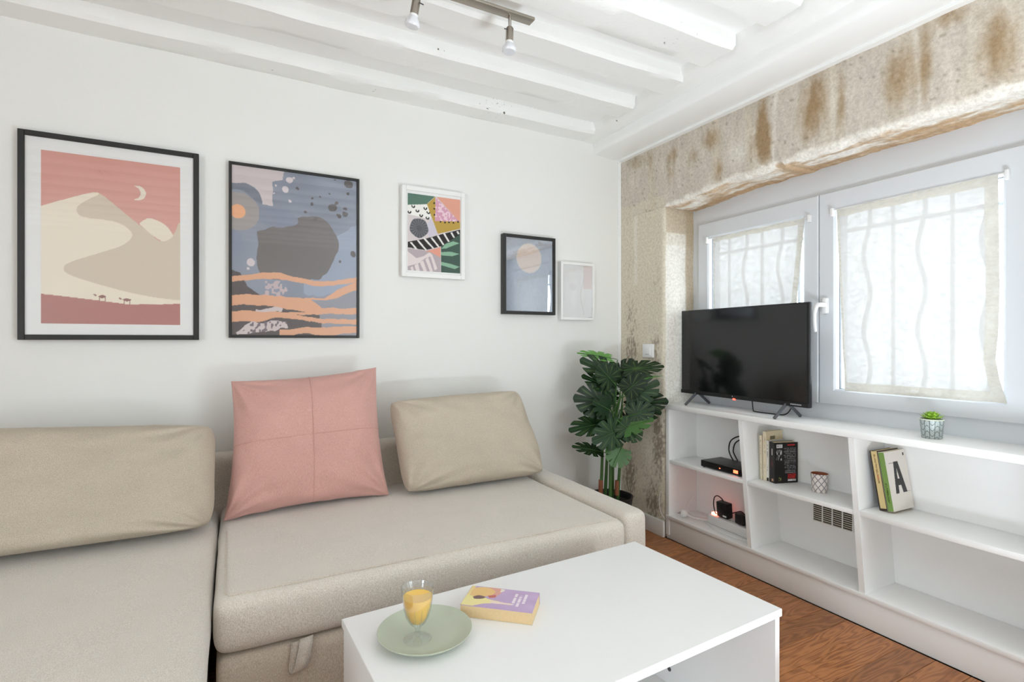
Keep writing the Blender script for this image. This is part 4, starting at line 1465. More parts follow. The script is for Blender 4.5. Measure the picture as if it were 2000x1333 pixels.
    for pts in ([(90, 880, 18), (250, 870, 18), (380, 858, 22), (500, 885, 16), (620, 915, 17), (760, 915, 15), (940, 888, 16)],
                [(90, 1022, 34), (300, 1018, 34), (450, 1040, 40), (600, 1062, 40), (680, 1088, 14), (800, 1090, 16), (940, 1086, 16)],
                [(560, 1018, 5), (700, 1018, 8), (780, 985, 24), (860, 950, 26), (940, 925, 24)],
                [(90, 1128, 34), (250, 1128, 36), (380, 1118, 20), (520, 1130, 14), (700, 1160, 14), (940, 1162, 18)],
                [(430, 1108, 7), (600, 1106, 8), (780, 1108, 6), (940, 1102, 8)],
                [(400, 1236, 22), (560, 1218, 20), (700, 1224, 26), (940, 1214, 24)]):
        xs = np.array([p[0] for p in pts], float)
        uu = 107 + u * 818
        yc = np.interp(uu, xs, [p[1] for p in pts])
        hw = np.interp(uu, xs, [p[2] for p in pts])
        t = 128 + 127 * u
        vc = (yc - t) / (1255 - t)
        hv = hw / (1255 - t)
        ok = (uu >= xs[0]) & (uu <= xs[-1])
        put(img, ok & (np.abs(v + wob * .35 - vc) < hv), org)
    return img
def art_collage(u, v):
    Q = lambda p: px_uv(p, 148, 610, 175, 218, 856, 860)
    img = solid(u, (214, 205, 204))
    P = lambda p, c: put(img, inpoly(u, v, Q(p)), c)
    P([(120, 160), (388, 190), (312, 266), (220, 276), (120, 290)], (92, 124, 108))
    P([(120, 282), (314, 268), (350, 400), (120, 356)], (240, 238, 232))
    for x, y in ((195, 288), (230, 325), (298, 302), (262, 365), (318, 385), (162, 340), (325, 335)):
        a, b_ = Q([(x, y)])[0]
        d = np.hypot(u - a, (v - b_) * 1.36)
        put(img, (d < .036) & (d > .014) & (v > b_ - .008), (40, 38, 38))
    P([(388, 195), (312, 266), (408, 524), (640, 462), (640, 395), (385, 412)], (188, 156, 74))
    P([(388, 190), (640, 210), (640, 440), (600, 408)], (226, 164, 142))
    P([(390, 205), (602, 408), (382, 412)], (214, 160, 182))
    put(img, inpoly(u, v, Q([(390, 205), (602, 408), (382, 412)])) & (vnoise(u, v, 42, 3) > .6), (236, 204, 214))
    for x, y in ((375, 255), (376, 305), (378, 358), (432, 416), (472, 420), (508, 418), (548, 420), (590, 410)):
        a, b_ = Q([(x, y)])[0]
        put(img, np.hypot(u - a, (v - b_) * 1.36) < .017, (46, 44, 42))
    P([(345, 388), (408, 524), (330, 556), (300, 470)], (206, 200, 212))
    a, b_ = Q([(244, 480)])[0]
    ang = np.arctan2((v - b_) * 1.36, u - a)
    d = np.hypot(u - a, (v - b_) * 1.36)
    c = d < .172 + .006 * np.sin(ang * 5)
    put(img, c, (92, 94, 98))
    put(img, c & (np.sin(ang * 18) > .55) & (d > .05), (118, 118, 122))
    P([(435, 600), (640, 480), (640, 880), (435, 880)], (70, 92, 82))
    P([(120, 612), (300, 570), (450, 522), (640, 468), (640, 500), (545, 560), (430, 634), (300, 672), (120, 652)], (44, 40, 40))
    for x0, y0, x1, y1 in ((165, 610, 215, 668), (225, 590, 300, 676), (280, 570, 360, 654), (342, 560, 410, 640), (398, 540, 452, 620), (455, 520, 500, 590), (520, 508, 548, 552), (575, 495, 590, 520)):
        P([(x0, y0), (x0 + 16, y0 - 4), (x1 + 14, y1 - 4), (x1, y1)], (232, 230, 226))
    P([(438, 652), (480, 606), (548, 582), (604, 597), (540, 622), (480, 648)], (140, 180, 152))
    P([(436, 682), (520, 674), (604, 690), (540, 712), (436, 708)], (140, 180, 152))
    P([(436, 766), (520, 780), (604, 802), (560, 824), (436, 796)], (140, 180, 152))
    P([(120, 660), (300, 676), (434, 640), (434, 880), (120, 880)], (182, 170, 174))
    P([(300, 682), (434, 638), (434, 730), (350, 690)], (226, 158, 138))
    for p in ([(120, 668), (240, 760), (330, 690), (350, 700), (240, 790), (120, 830)], [(120, 780), (300, 720), (352, 696), (352, 720), (120, 822)], [(205, 810), (235, 790), (250, 856), (220, 860)], [(250, 780), (280, 764), (312, 856), (285, 860)], [(298, 752), (322, 732), (366, 856), (340, 860)], [(340, 716), (358, 706), (404, 830), (380, 846)], [(170, 830), (190, 820), (200, 860), (180, 864)]):
        P(p, (226, 214, 212))
    return img
def art_moon(u, v):
    img = solid(u, (184, 197, 214)) + ((vnoise(u, v, 30, 3) - .5) * 12)[..., None]
    d = np.hypot(u - .49, (v - .27) * 1.31)
    put(img, d < .262, (240, 230, 222))
    put(img, d < .235, (242, 226, 217))
    return img
def art_line(u, v):
    img = solid(u, (250, 248, 247))  # near-white paper, whitened further for the white reflection on its glazing
    d = np.hypot(u - .35, (v - .42) * 1.6)
    put(img, (d < .12), (240, 236, 236))
    put(img, (np.abs(u - .66 - .05 * np.sin(v * 8)) < .012) & (v > .12) & (v < .95), (230, 222, 220))
    put(img, (u > .70) & (v < .45), (244, 228, 224))
    return img
def picture(label, x0, x1, z0, z1, w, depth, fmat, art, res, glz=None, art_rect=None, group=None):
    t = thing('framed_picture', label, 'picture', ((x0 + x1) / 2, 0, z0), group)
    yb, yf = -.004, -.004 - depth
    for nm, a in (('s', (x0, x0 + w, z0, z1)), ('s', (x1 - w, x1, z0, z1)), ('s', (x0 + w, x1 - w, z0, z0 + w)), ('s', (x0 + w, x1 - w, z1 - w, z1))):
        box('frame_bar', a[0], a[1], yf, yb, a[2], a[3], fmat, t, bevel=.0012, seg=1)
    box('backing_board', x0 + .002, x1 - .002, yb - .004, -.0005, z0 + .002, z1 - .002, MAT['mount'], t)
    yi = yf + .007
    if art_rect:
        box('mount', x0 + w * .8, x1 - w * .8, yi, yi + .003, z0 + w * .8, z1 - w * .8, MAT['mount'], t)
        a0, a1, c0, c1 = art_rect
    else:
        a0, a1, c0, c1 = x0 + w * .8, x1 - w * .8, z0 + w * .8, z1 - w * .8
    sheet('print', [(a0, yi - .0006, c1), (a1, yi - .0006, c1), (a0, yi - .0006, c0), (a1, yi - .0006, c0)], raster(res[0], res[1], art), MAT['print'], t)
    box('glazing', x0 + w * .9, x1 - w * .9, yi - .0035, yi - .002, z0 + w * .9, z1 - w * .9, glz, t) if glz else None
    return t
picture('large black-framed print of pale dunes under a pink sky with crescent moon', -2.660, -2.122, 1.034, 1.764, .0185, .026, MAT['black_frame'], art_desert, (170, 250), MAT['frame_glass'], art_rect=(-2.5985, -2.1845, 1.092, 1.702))
picture('black-framed blue and orange abstract print between the dune print and the collage', -2.019, -1.503, 1.043, 1.756, .0115, .020, MAT['black_frame'], art_abstract, (200, 280), MAT['frame_glass'])
picture('white-framed collage print with green, mustard and pink cut shapes', -1.312, -.996, 1.331, 1.756, .021, .030, MAT['white_frame'], art_collage, (130, 180), art_rect=(-1.283, -1.020, 1.361, 1.722))
picture('small black-framed print of a pale full moon on blue grey', -.786, -.472, 1.169, 1.581, .0165, .032, MAT['black_frame'], art_moon, (70, 95), MAT['frame_acrylic'])
picture('smallest white frame nearest the corner, holding a pale drawing', -.436, -.212, 1.146, 1.462, .0145, .030, MAT['white_frame'], art_line, (60, 85), MAT['frame_acrylic'])

# ================================================================== CORNER SOFA
sofa = thing('corner_sofa', 'beige woven corner sofa with chaise and low armrest along the white wall', 'sofa', (-1.8, -.55, 0))
def soft_box(name, x0, x1, y0, y1, z0, z1, r, mat, parent, bulge=0.0, cell=.035, noise_amp=.0015, front_wave=0.0):
    """rounded upholstered block: cube grid projected to a rounded box, with slight crown"""
    dx, dy, dz = x1 - x0, y1 - y0, z1 - z0
    bm = bmesh.new()
    nx, ny, nz = [max(4, int(d / cell)) for d in (dx, dy, dz)]
    def grid(fn, a, b):
        vs = [[bm.verts.new(fn(i / a, j / b)) for i in range(a + 1)] for j in range(b + 1)]
        for j in range(b):
            for i in range(a):
                bm.faces.new((vs[j][i], vs[j][i + 1], vs[j + 1][i + 1], vs[j + 1][i]))
    w = lambda t: .5 - .5 * math.cos(math.pi * t) if False else t
    grid(lambda u, v: (u, v, 1), nx, ny)
    grid(lambda u, v: (u, v, 0), nx, ny)
    grid(lambda u, v: (u, 0, v), nx, nz)
    grid(lambda u, v: (u, 1, v), nx, nz)
    grid(lambda u, v: (0, u, v), ny, nz)
    grid(lambda u, v: (1, u, v), ny, nz)
    bmesh.ops.remove_doubles(bm, verts=bm.verts, dist=1e-5)
    # pull extra rows close to the edges so that the rounding is smooth
    for v in bm.verts:
        u = Vector(v.co)
        p = Vector((x0 + dx * u.x, y0 + dy * u.y, z0 + dz * u.z))
        c = Vector((min(max(p.x, x0 + r), x1 - r), min(max(p.y, y0 + r), y1 - r), min(max(p.z, z0 + r), z1 - r)))
        d = p - c
        if d.length > r:
            p = c + d.normalized() * r
        k = math.sin(math.pi * u.x) ** .5 * math.sin(math.pi * u.y) ** .5 if 0 < u.x < 1 and 0 < u.y < 1 else 0
        if u.z > .5:
            p.z += bulge * k
        nn = mn.noise(p * 6.0) * noise_amp * 1.5 + mn.noise(p * 17.0) * noise_amp
        dirn = d.normalized() if d.length > 1e-6 else Vector((0, 0, 1))
        v.co = p + dirn * nn
    o = bm_obj(name, bm, mat, parent, smooth=True)
    m = o.modifiers.new('subsurf', 'SUBSURF')
    m.levels = 1
    m.render_levels = 1
    return o
soft_box('seat', -2.046, -.775, -.985, -.10, .262, .400, .032, MAT['sofa'], sofa, .006, .022)
soft_box('chaise_seat', -2.905, -2.050, -1.52, -.10, .262, .402, .034, MAT['sofa'], sofa, .006, .024)
soft_box('backrest', -2.905, -.775, -.135, -.012, .05, .592, .030, MAT['sofa'], sofa, 0, .03)
soft_box('armrest', -.772, -.660, -.962, -.012, .03, .414, .030, MAT['sofa'], sofa, .0, .018)
soft_box('drawer_front', -2.040, -.780, -.968, -.60, .03, .256, .012, MAT['sofa_dark'], sofa, 0, .03, .0008)
soft_box('chaise_base', -2.895, -2.062, -1.50, -.30, .03, .256, .012, MAT['sofa_dark'], sofa, 0, .03, .0008)
for x, y in ((-.71, -.93), (-1.98, -.93), (-2.12, -1.45), (-2.85, -1.45)):
    box('foot', x - .02, x + .02, y - .02, y + .02, 0.0, .034, MAT['blackmatt'], sofa)
# seam line around the seat top
sp_ = [(-2.022, -.45, .4012), (-2.022, -.70, .4014), (-2.021, -.93, .4008)] + [(-2.010 + .01 * k, -.952, .4004) for k in range(1)] + [(-2.0 + 1.2 * k / 24, -.954, .4002 + .0024 * math.sqrt(math.sin(math.pi * (.036 + .94 * k / 24)))) for k in range(25)]
tube('seat_seam', sp_, .0014, MAT['sofa_dark'], sofa, n=6)
def pull_strap():
    pts = spline([(-1.834, -.972, .262), (-1.838, -.985, .245), (-1.846, -.992, .215), (-1.852, -.990, .195), (-1.857, -.984, .190), (-1.860, -.979, .20), (-1.856, -.976, .235), (-1.852, -.972, .258)], 6)
    verts, faces = [], []
    for p in pts:
        verts += [p + Vector((-.017, -.001, -.002)), p + Vector((.017, .001, .002))]
    for i in range(len(pts) - 1):
        faces.append((2 * i, 2 * i + 1, 2 * i + 3, 2 * i + 2))
    o = mesh_obj('pull_strap', verts, faces, MAT['sofa'], sofa, smooth=True)
    s = o.modifiers.new('solid', 'SOLIDIFY')
    s.thickness = .003
pull_strap()

# ---- loose cushions
def pillow(name, label, corners, T, n_exp, mat, front, pinch=.05, wr=.006, res=46, seed=1, edge_sag=(.0, .0, .0, .0), group=None, corner_pull=0.0, top_wave=0.0):
    """corners TL, TR, BL, BR of the mid plane; front = unit vector to the viewer"""
    tl, tr, bl, br = [Vector(c) for c in corners]
    front = Vector(front).normalized()
    verts, faces = [], []
    n = res
    def prof(s):
        return max(0.0, 1 - abs(s) ** n_exp) ** (1 / 2.2)
    def ease(t):    # gather rows near the edges
        return math.sin((t - .5) * math.pi) * .5 + .5
    idx = {}
    for side in (1, -1):
        for j in range(n + 1):
            for i in range(n + 1):
                edge = i in (0, n) or j in (0, n)
                if side == -1 and edge:
                    idx[(side, i, j)] = idx[(1, i, j)]
                    continue
                u, v = ease(i / n), ease(j / n)
                a, b_ = 2 * u - 1, 2 * v - 1
                # edges bow in between the corners
                uu = u - pinch * a * (1 - b_ * b_) * (abs(a) ** 2)
                vv = v - pinch * b_ * (1 - a * a) * (abs(b_) ** 2)
                cp_ = corner_pull * (abs(a) ** 5) * (abs(b_) ** 5)
                uu -= cp_ * a
                vv -= cp_ * b_
                p = (tl * (1 - uu) + tr * uu) * (1 - vv) + (bl * (1 - uu) + br * uu) * vv
                t = T * prof(a) * prof(b_)
                # creases radiating from the corners and soft lumps
                q = Vector((u * 3.2 + seed, v * 3.2, seed * 2.3))
                cr = 0.0
                for ca, cb in ((-1, -1), (1, -1), (-1, 1), (1, 1)):
                    dd = math.hypot(a - ca, b_ - cb)
                    an = math.atan2(b_ - cb, a - ca)
                    cr += math.exp(-(dd / .55) ** 2) * math.sin(an * 13 + seed * 3 + 2 * mn.noise(q)) * wr * min(1, dd * 4)
                t += side * 0 + (mn.noise(q * 1.6) * wr * 1.2 + mn.noise(q * 4.1) * wr * .5 + cr) * (prof(a) * prof(b_)) ** .5
                sag = edge_sag[0] * (1 - a * a) * (1 - v) ** 2
                p = p + front * (t * side)
                p.z += -sag
                if edge:
                    p = p + front * (mn.noise(Vector((u * 14, v * 14, seed))) * wr * .8)
                    p.z += mn.noise(Vector((u * 11, v * 11, seed + 5))) * wr * .6
                idx[(side, i, j)] = len(verts)
                verts.append(p)
    for side in (1, -1):
        for j in range(n):
            for i in range(n):
                f = (idx[(side, i, j)], idx[(side, i, j + 1)], idx[(side, i + 1, j + 1)], idx[(side, i + 1, j)])
                faces.append(f if side == 1 else f[::-1])
    t_ = thing(name, label, 'cushion', (bl + br) / 2)
    o = mesh_obj('cover', verts, faces, mat, t_, smooth=True)
    m = o.modifiers.new('subsurf', 'SUBSURF')
    m.levels = 1
    m.render_levels = 1
    return t_, o, idx, verts
fr = (0.30, -0.90, 0.32)
tp, po, pidx, pv = pillow('pink_cushion', 'square dusty pink cushion with stitched cross seams', [(-2.010, -.170, .878), (-1.462, -.165, .918), (-2.033, -.350, .406), (-1.447, -.318, .408)], .105, 2.6, MAT['pink'], (0, -.95, .32), pinch=.034, wr=.014, seed=2)
# raised cross seams on the pink cushion
nres = 46
pts = [pv[pidx[(1, nres // 2, j)]] + Vector((0, -.0012, .0004)) for j in range(1, nres)]
tube('seam', pts, .0013, MAT['pink'], tp, n=6)
pts = [pv[pidx[(1, i, nres // 2)]] + Vector((0, -.0012, .0004)) for i in range(1, nres)]
tube('seam', pts, .0013, MAT['pink'], tp, n=6)
pillow('beige_cushion', 'rectangular beige cushion leaning near the armrest', [(-1.424, -.195, .774), (-.786, -.190, .796), (-1.400, -.378, .418), (-.736, -.362, .420)], .092, 5.0, MAT['cushion'], (0, -.93, .36), pinch=.012, wr=.013, seed=5, corner_pull=.028)
pillow('long_beige_cushion', 'long beige back cushion at the far left on the chaise', [(-2.88, -.235, .772), (-2.052, -.235, .730), (-2.89, -.462, .428), (-2.052, -.458, .422)], .100, 7.5, MAT['cushion'], (0, -.975, .22), pinch=.008, wr=.014, seed=9, corner_pull=.034)

# ================================================================== COFFEE TABLE
TA = math.radians(3.1)
T0 = Vector((-.886, -1.144, 0))            # far right corner of the top
ux = Vector((math.cos(TA), math.sin(TA), 0))
uy = Vector((-math.sin(TA), math.cos(TA), 0))
TBM = Matrix(((ux.x, uy.x, 0, T0.x), (ux.y, uy.y, 0, T0.y), (0, 0, 1, 0), (0, 0, 0, 1)))
LT, WT = .900, .486
tbl = thing('coffee_table', 'white rectangular coffee table in front of the sofa', 'table', TBM @ Vector((-LT / 2, -WT / 2, 0)))
box('tabletop', -LT, 0, -WT, 0, .382, .400, MAT['lam'], tbl, bevel=.0012, seg=1, M=TBM)
box('end_panel', -.020, -.004, -WT + .004, -.004, 0, .382, MAT['lam'], tbl, bevel=.001, seg=1, M=TBM)
box('end_panel', -LT + .004, -LT + .020, -WT + .004, -.004, 0, .382, MAT['lam'], tbl, bevel=.001, seg=1, M=TBM)
box('back_panel', -LT + .020, -.020, -.105, -.089, .02, .382, MAT['lam'], tbl, M=TBM)
box('lower_shelf', -LT + .020, -.020, -WT + .03, -.105, .03, .046, MAT['lam'], tbl, M=TBM)
for y in (-.16, -.40):
    lathe('cam_cap', [(0, 0), (.006, 0), (.006, .002), (0, .002)], MAT['greymetal'], tbl, (0, 0, 0), 14, M=TBM @ Matrix.Translation((-.022, y, .09)) @ Matrix.Rotation(math.radians(90), 4, 'Y'))

# ---- plate, glass of juice, book
pc = (-1.641, -1.353, .4003)
pt = lathe('plate', [(0, .0), (.056, .0), (.060, .002), (.075, .006), (.090, .0125), (.0985, .0195), (.0995, .0205), (.0985, .0212), (.096, .0205), (.086, .0155), (.072, .0105), (.060, .0085), (0, .0075)], MAT['plate'], None, pc, 72)
tag(pt, 'round sage green plate under the glass of juice', 'plate')
gc = Vector((-1.662, -1.366, pc[2] + .0078))
gt = thing('juice_glass', 'stemmed glass of orange juice standing on the green plate', 'glass', gc)
outer_p = [(0, 0), (.0285, 0), (.0292, .0012), (.027, .0028), (.015, .0062), (.0068, .010), (.0055, .015), (.0052, .022), (.0075, .028), (.016, .036), (.0235, .050), (.0285, .068), (.0315, .086), (.0335, .104), (.0345, .108)]
inner_p = [(.0337, .1085), (.0322, .104), (.0298, .086), (.0268, .068), (.0218, .0505), (.0145, .0378), (.006, .0325), (0, .0315)]
lathe('bowl_and_stem', outer_p + inner_p, MAT['tumbler'], gt, gc, 40)
ji = [(0, .0318), (.006, .0328), (.0143, .0381), (.0215, .0507), (.0265, .068), (.0292, .083), (.0300, .0905), (.029, .0903), (0, .0900)]
lathe('orange_juice', ji, MAT['juice'], gt, gc, 40)
# fluted lower bowl
for k in range(12):
    a = 2 * math.pi * k / 12
    pts = [gc + Vector((math.cos(a) * r, math.sin(a) * r, z)) for r, z in ((.0128, .0325), (.0200, .0415), (.0245, .051), (.0276, .062), (.0298, .073))]
    tube('flute', spline(pts, 4), .0010, MAT['tumbler'], gt, n=6, radii=[.0007, .0009, .0011, .0012, .0013, .0013, .0013, .0013, .0013, .0013, .0013, .0012, .0011, .0010, .0009, .0008, .0006])
# paperback lying on the table: page edges face the viewer
P_tl, P_tr, P_br, P_bl = Vector((-1.477, -1.243, 0)), Vector((-1.346, -1.347, 0)), Vector((-1.425, -1.419, 0)), Vector((-1.549, -1.302, 0))
bx_ = ((P_tr - P_tl) + (P_br - P_bl)).normalized()          # along the book's height
by_ = Vector((-bx_.y, bx_.x, 0))
org_ = (P_tl + P_tr + P_br + P_bl) / 4
BL_, BW_ = .168, .096
LM = Matrix(((bx_.x, by_.x, 0, org_.x), (bx_.y, by_.y, 0, org_.y), (0, 0, 1, .4004), (0, 0, 0, 1))) @ Matrix.Translation((-BL_ / 2, -BW_ / 2, 0))
pb = thing('paperback', 'lilac paperback with yellow figure lying on the coffee table', 'book', LM @ Vector((BL_ / 2, BW_ / 2, 0)))
box('pages', .001, BL_ - .001, .001, BW_ - .002, .0012, .0265, MAT['paper_tan'], pb, M=LM)
lil = plain('lilac_cover_card', rgb(196, 170, 206), .4)
cream_s = MAT['cream_cover']
box('back_cover', 0, BL_, 0, BW_, 0, .0010, cream_s, pb, M=LM)
box('spine', 0, BL_, BW_ - .002, BW_, .0010, .0268, lil, pb, M=LM)
box('front_cover', 0, BL_, 0, BW_, .0267, .0277, lil, pb, M=LM)
def cov(u, v):
    img = solid(u, (198, 172, 208))
    img += ((vnoise(u, v, 4, 2) - .5) * 16)[..., None]
    put(img, u < .06, (238, 214, 150))
    put(img, inpoly(u, v, crv([(0, 1.02), (0, .55), (.08, .36), (.22, .50), (.38, .62), (.50, .66), (.50, .74), (.30, .84), (.16, 1.02)], 6)), (240, 228, 160))
    put(img, inpoly(u, v, crv([(.04, .50), (.06, .12), (.20, .02), (.36, .12), (.42, .34), (.30, .46), (.16, .56)], 6)), (236, 196, 130))
    put(img, inpoly(u, v, crv([(.22, 0), (.44, 0), (.47, .22), (.42, .42), (.36, .40), (.38, .2), (.30, .06)], 6)), (220, 164, 150))
    put(img, inpoly(u, v, crv([(.10, .56), (.18, .46), (.28, .52), (.24, .62), (.14, .66)], 6)), (120, 92, 92))
    put(img, inpoly(u, v, crv([(.30, .44), (.40, .36), (.42, .48), (.34, .54)], 6)), (200, 110, 104))
    put(img, inpoly(u, v, [(.36, .66), (.70, .70), (.70, .76), (.40, .78)]), (240, 220, 206))
    put(img, inpoly(u, v, crv([(.44, .02), (.50, .04), (.49, .14), (.45, .20)], 5)), (236, 228, 214))
    # three short lines of pale lettering across the lilac field
    for k, (a, b_) in enumerate(((.18, .74), (.22, .80), (.16, .64))):
        uc = .70 + .07 * k
        m = (np.abs(u - uc) < .020) & (v > a) & (v < b_) & (vnoise(u * 0 + .3, v, 42, 20 + k) > .32)
        put(img, m, (238, 226, 234))
    return img
sheet('cover_print', [LM @ Vector((.0008, BW_ - .0006, .02795)), LM @ Vector((BL_ - .0008, BW_ - .0006, .02795)), LM @ Vector((.0008, .0006, .02795)), LM @ Vector((BL_ - .0008, .0006, .02795))], raster(130, 80, cov), MAT['cover'], pb)

# ================================================================== FILL UPLIGHT (added beside the shelving, out of the picture, to brighten the ceiling)
UL = (-.85, -2.42)
ul = thing('fill_uplight', 'unseen fill light added beyond the coffee table, in a low black housing', 'fill light', (UL[0], UL[1], 0))
for nm, a in (('side', (-.27, -.255, -.27, .27)), ('side', (.255, .27, -.27, .27)), ('side', (-.255, .255, -.27, -.255)), ('side', (-.255, .255, .255, .27))):
    box('housing_side', UL[0] + a[0], UL[0] + a[1], UL[1] + a[2], UL[1] + a[3], .0, .262, MAT['blackmatt'], ul)
box('housing_base', UL[0] - .255, UL[0] + .255, UL[1] - .255, UL[1] + .255, .0, .02, MAT['blackmatt'], ul)
area_light('fill_uplight_source', (UL[0], UL[1], .252), (math.pi, 0, 0), .48, .48, 42, (.81, .91, 1.0))

# ================================================================== MONSTERA IN THE CORNER
PC = Vector((-.262, -.236, 0))
plant = thing('monstera_plant', 'tall monstera with dark split leaves standing in the corner', 'potted plant', PC)
lathe('pot', [(0, 0), (.085, 0), (.115, .22), (.118, .225), (.110, .225), (.105, .19), (0, .19)], MAT['pot'], plant, PC, 36)
lathe('soil', [(0, .195), (.104, .192)], MAT['soil'], plant, PC, 30)
CAMP = Vector(cam.location)
Fd = Vector((math.sin(YAW), math.cos(YAW), 0))
Rd = Vector((math.cos(YAW), -math.sin(YAW), 0))
def corner_pt(r, up, dep):
    """a point of the plant: r metres right and dep metres behind the plant's axis, at height up"""
    return PC + Rd * r + Fd * dep + Vector((0, 0, up))
LEAF_N = 96
def leaf(base, tip, width, normal, droop=.10, fold=.12, mat=None, splits=6, depth=.50, seed=0):
    base, tip = Vector(base), Vector(tip)
    ax = tip - base
    L = ax.length
    ax.normalize()
    nm = Vector(normal)
    nm = (nm - ax * nm.dot(ax)).normalized()
    sd = ax.cross(nm).normalized()
    verts, faces, cols = [], [], []
    rr = random.Random(seed)
    ph = rr.random() * .3
    rings = (.0, .30, .55, .78, 1.0)
    cnt = LEAF_N
    for k in range(cnt):
        # outline of a heart-shaped leaf around a centre at 42 % of the length
        a = 2 * math.pi * k / cnt          # 0 = tip
        s = abs(math.sin(a / 2))           # 0 at the tip, 1 at the base
        ox = math.cos(a) * (.58 if math.cos(a) > 0 else .46) * L
        oy = math.sin(a) * .5 * width
        if s > .93:                         # notch of the heart at the stalk
            ox *= 1 - (s - .93) / .07 * .45
        if math.cos(a) > .8:                # drawn-out tip
            oy *= 1 - (math.cos(a) - .8) * 1.6
        t = (a / math.pi if a <= math.pi else 2 - a / math.pi)   # 0 tip .. 1 base on either side
        cut = 0.0
        if .10 < t < .86:
            c = math.cos((t + ph * .2) * splits * 2 * math.pi)
            cut = max(0.0, (c - .84) / .16) ** .5
        for q, f in enumerate(rings):
            ff = f
            if cut > 0 and f > 1 - depth:
                ff = (1 - depth) + (f - (1 - depth)) * (1 - cut * .92)
            x = .42 * L + ox * ff
            y = oy * ff
            yy = abs(y) / (width * .5 + 1e-6)
            h = -droop * L * (x / L) ** 2 * 1.2 + fold * abs(y) - .35 * fold * width * yy ** 2 
            verts.append(base + ax * x + sd * y + nm * h)
            vein = 1.0 if abs(math.sin((t + ph * .2) * splits * math.pi)) > .985 and .1 < t < .86 else 0.0
            cols.append(.5 * vein * (1 if f < .95 else 0))
    n = len(rings)
    for k in range(cnt):
        l = (k + 1) % cnt
        for q in range(n - 1):
            if q == 0:
                faces.append((k * n, k * n + 1, l * n + 1))
            else:
                faces.append((k * n + q, k * n + q + 1, l * n + q + 1, l * n + q))
    me = bpy.data.meshes.new('leaf')
    bm = bmesh.new()
    ly = bm.verts.layers.float_color.new('Col')
    bv = [bm.verts.new(v) for v in verts]
    for v, c in zip(bv, cols):
        v[ly] = (c, c, c, 1)
    for f in faces:
        try:
            bm.faces.new([bv[q] for q in f])
        except ValueError:
            pass
    bmesh.ops.remove_doubles(bm, verts=bm.verts, dist=1e-6)
    bmesh.ops.recalc_face_normals(bm, faces=bm.faces[:])
    bm.to_mesh(me)
    bm.free()
    me.materials.append(mat or MAT['leaf'])
    me.polygons.foreach_set('use_smooth', [True] * len(me.polygons))
    o = bpy.data.objects.new('leaf', me)
    link_world(o, plant)
    # midrib
    pts = []
    for i in range(7):
        x = L * (.02 + .96 * i / 6)
        pts.append(base + ax * x + nm * (-droop * L * (x / L) ** 2 * 1.2 + .0012))
    tube('midrib', pts, .0016, MAT['stem'], o, n=5, radii=[.0022, .002, .0018, .0016, .0013, .001, .0006])
    return o
S = 2.75 / 1028.0
def ip(x, y, dep):
    """measured offsets of the plant's leaves: pixel-sized units turned into metres at the plant"""
    return corner_pt((x - 1191) * S, 1.03 - (y - 666.5) * S, dep)
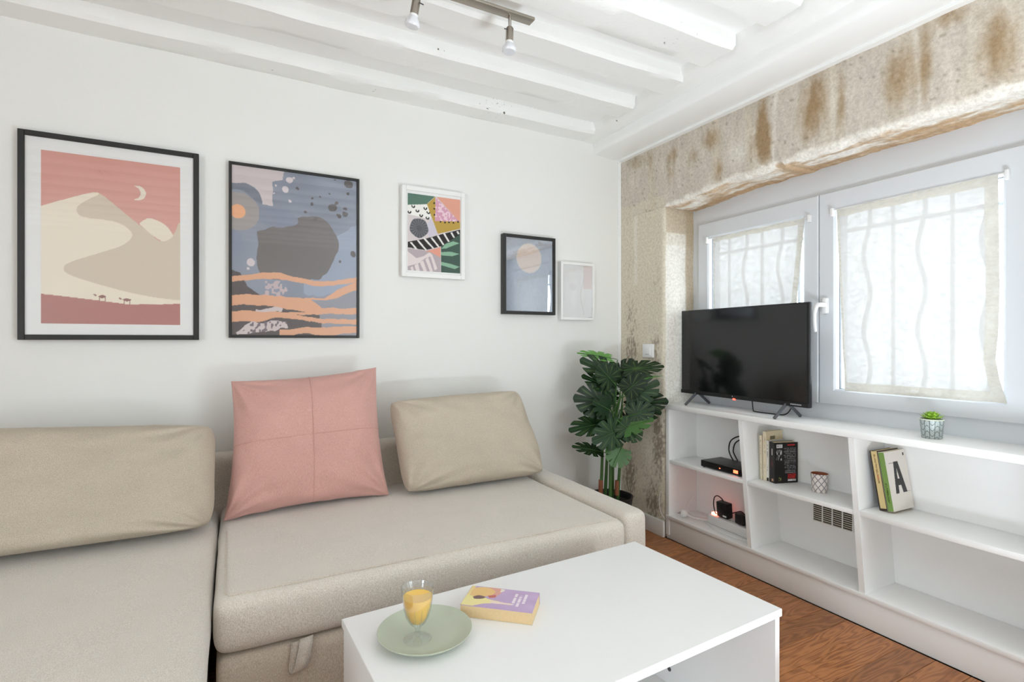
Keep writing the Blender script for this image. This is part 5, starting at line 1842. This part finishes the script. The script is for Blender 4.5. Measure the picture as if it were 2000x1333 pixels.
LV = [  # base (x, y, depth), tip (x, y, depth), width, tilt of the blade toward the room, droop
    ((1205, 703, .00), (1126, 686, -.02), .105, .35, .05, 'b'),
    ((1214, 741, -.04), (1130, 700, -.08), .135, .75, .06, None),
    ((1202, 727, .00), (1290, 708, -.05), .115, .50, .10, None),
    ((1210, 746, -.04), (1282, 728, -.10), .060, .15, .05, 'b'),
    ((1208, 767, -.04), (1134, 730, -.06), .110, .55, .06, None),
    ((1200, 786, -.06), (1117, 772, -.12), .185, .85, .10, None),
    ((1204, 778, -.04), (1276, 744, -.10), .170, .95, .08, None),
    ((1212, 790, -.04), (1293, 776, -.10), .140, .60, .08, None),
    ((1210, 800, .00), (1290, 802, -.02), .135, .55, .06, None),
    ((1192, 822, -.03), (1107, 834, -.08), .140, .50, .05, None),
    ((1186, 838, -.08), (1258, 808, -.16), .115, .60, .06, 'm'),
    ((1215, 830, -.08), (1148, 852, -.16), .160, .95, .05, None),
    ((1182, 884, -.02), (1116, 864, -.06), .090, .45, .08, None),
    ((1210, 862, -.08), (1185, 900, -.13), .135, .85, .02, 'm'),
    ((1198, 806, -.02), (1136, 802, -.05), .120, .55, .06, None),
    ((1196, 815, -.09), (1238, 850, -.15), .120, .85, .02, None),
    ((1200, 760, .03), (1238, 700, .04), .120, .6, .10, None),
    ((1205, 800, .05), (1170, 745, .06), .130, .7, .10, None),
    ((1206, 820, .04), (1262, 835, .02), .120, .6, .05, None),
    ((1198, 752, -.07), (1160, 712, -.13), .130, .9, .06, None),
    ((1206, 770, -.08), (1246, 730, -.14), .120, .9, .06, None),
    ((1190, 800, -.09), (1150, 778, -.15), .120, .9, .06, None),
    ((1210, 812, -.09), (1262, 790, -.15), .120, .85, .06, None),
    ((1196, 850, -.05), (1160, 826, -.10), .120, .85, .06, None),
    ((1200, 845, -.06), (1238, 822, -.12), .110, .8, .06, None),
]
MAT['leaf_mid'] = plain('mid_green_leaf', rgb(62, 104, 44), .35, var=.2, vscale=16)
for i, (b_, t_, w, tilt, dr, kind) in enumerate(LV):
    B, T = ip(*b_), ip(*t_)
    for P_ in (B, T):
        P_.x = min(P_.x, -.03)
        P_.y = min(P_.y, -.03)
    nrm = Vector((0, 0, 1)) * (1.05 - tilt) - Fd * tilt
    leaf(B, T, w, nrm, dr, .14, {'b': MAT['leaf_bright'], 'm': MAT['leaf_mid'], None: None}[kind], seed=i)
    # petiole from the cane to the leaf
    root = PC + Rd * (.02 * math.sin(i * 2.1)) + Fd * (.02 * math.cos(i * 1.3)) + Vector((0, 0, .40 + .05 * (i % 3)))
    mid = (root + B) / 2 + Vector((0, 0, .02)) + Rd * (.015 * math.sin(i))
    tube('petiole', spline([root, mid, B], 5), .0035, MAT['stem'], plant, n=6, radii=[.0055 - .0028 * k / 10 for k in range(11)])
for i, (x0_, x1_, d0) in enumerate(((1172, 1176, .0), (1188, 1190, -.03), (1196, 1198, .02), (1203, 1212, -.01), (1183, 1187, .03))):
    A = ip(x0_, 985, d0)
    Bq = ip((x0_ + x1_) / 2, 930, d0)
    Cq = ip(x1_, 868, d0 * .5)
    Z0 = Vector((A.x * .6 + PC.x * .4, A.y * .6 + PC.y * .4, .19))
    o = tube('cane', spline([Z0, A, Bq, Cq], 6), .009, MAT['stem'], plant, n=10, radii=[.012 - .0003 * k for k in range(19)])
    if i in (0, 3):
        tube('stem_sheath', [ip(x0_, 966, d0), ip(x0_ + .6, 938, d0)], .0125, MAT['sheath'], plant, n=10, radii=[.0128, .0118])
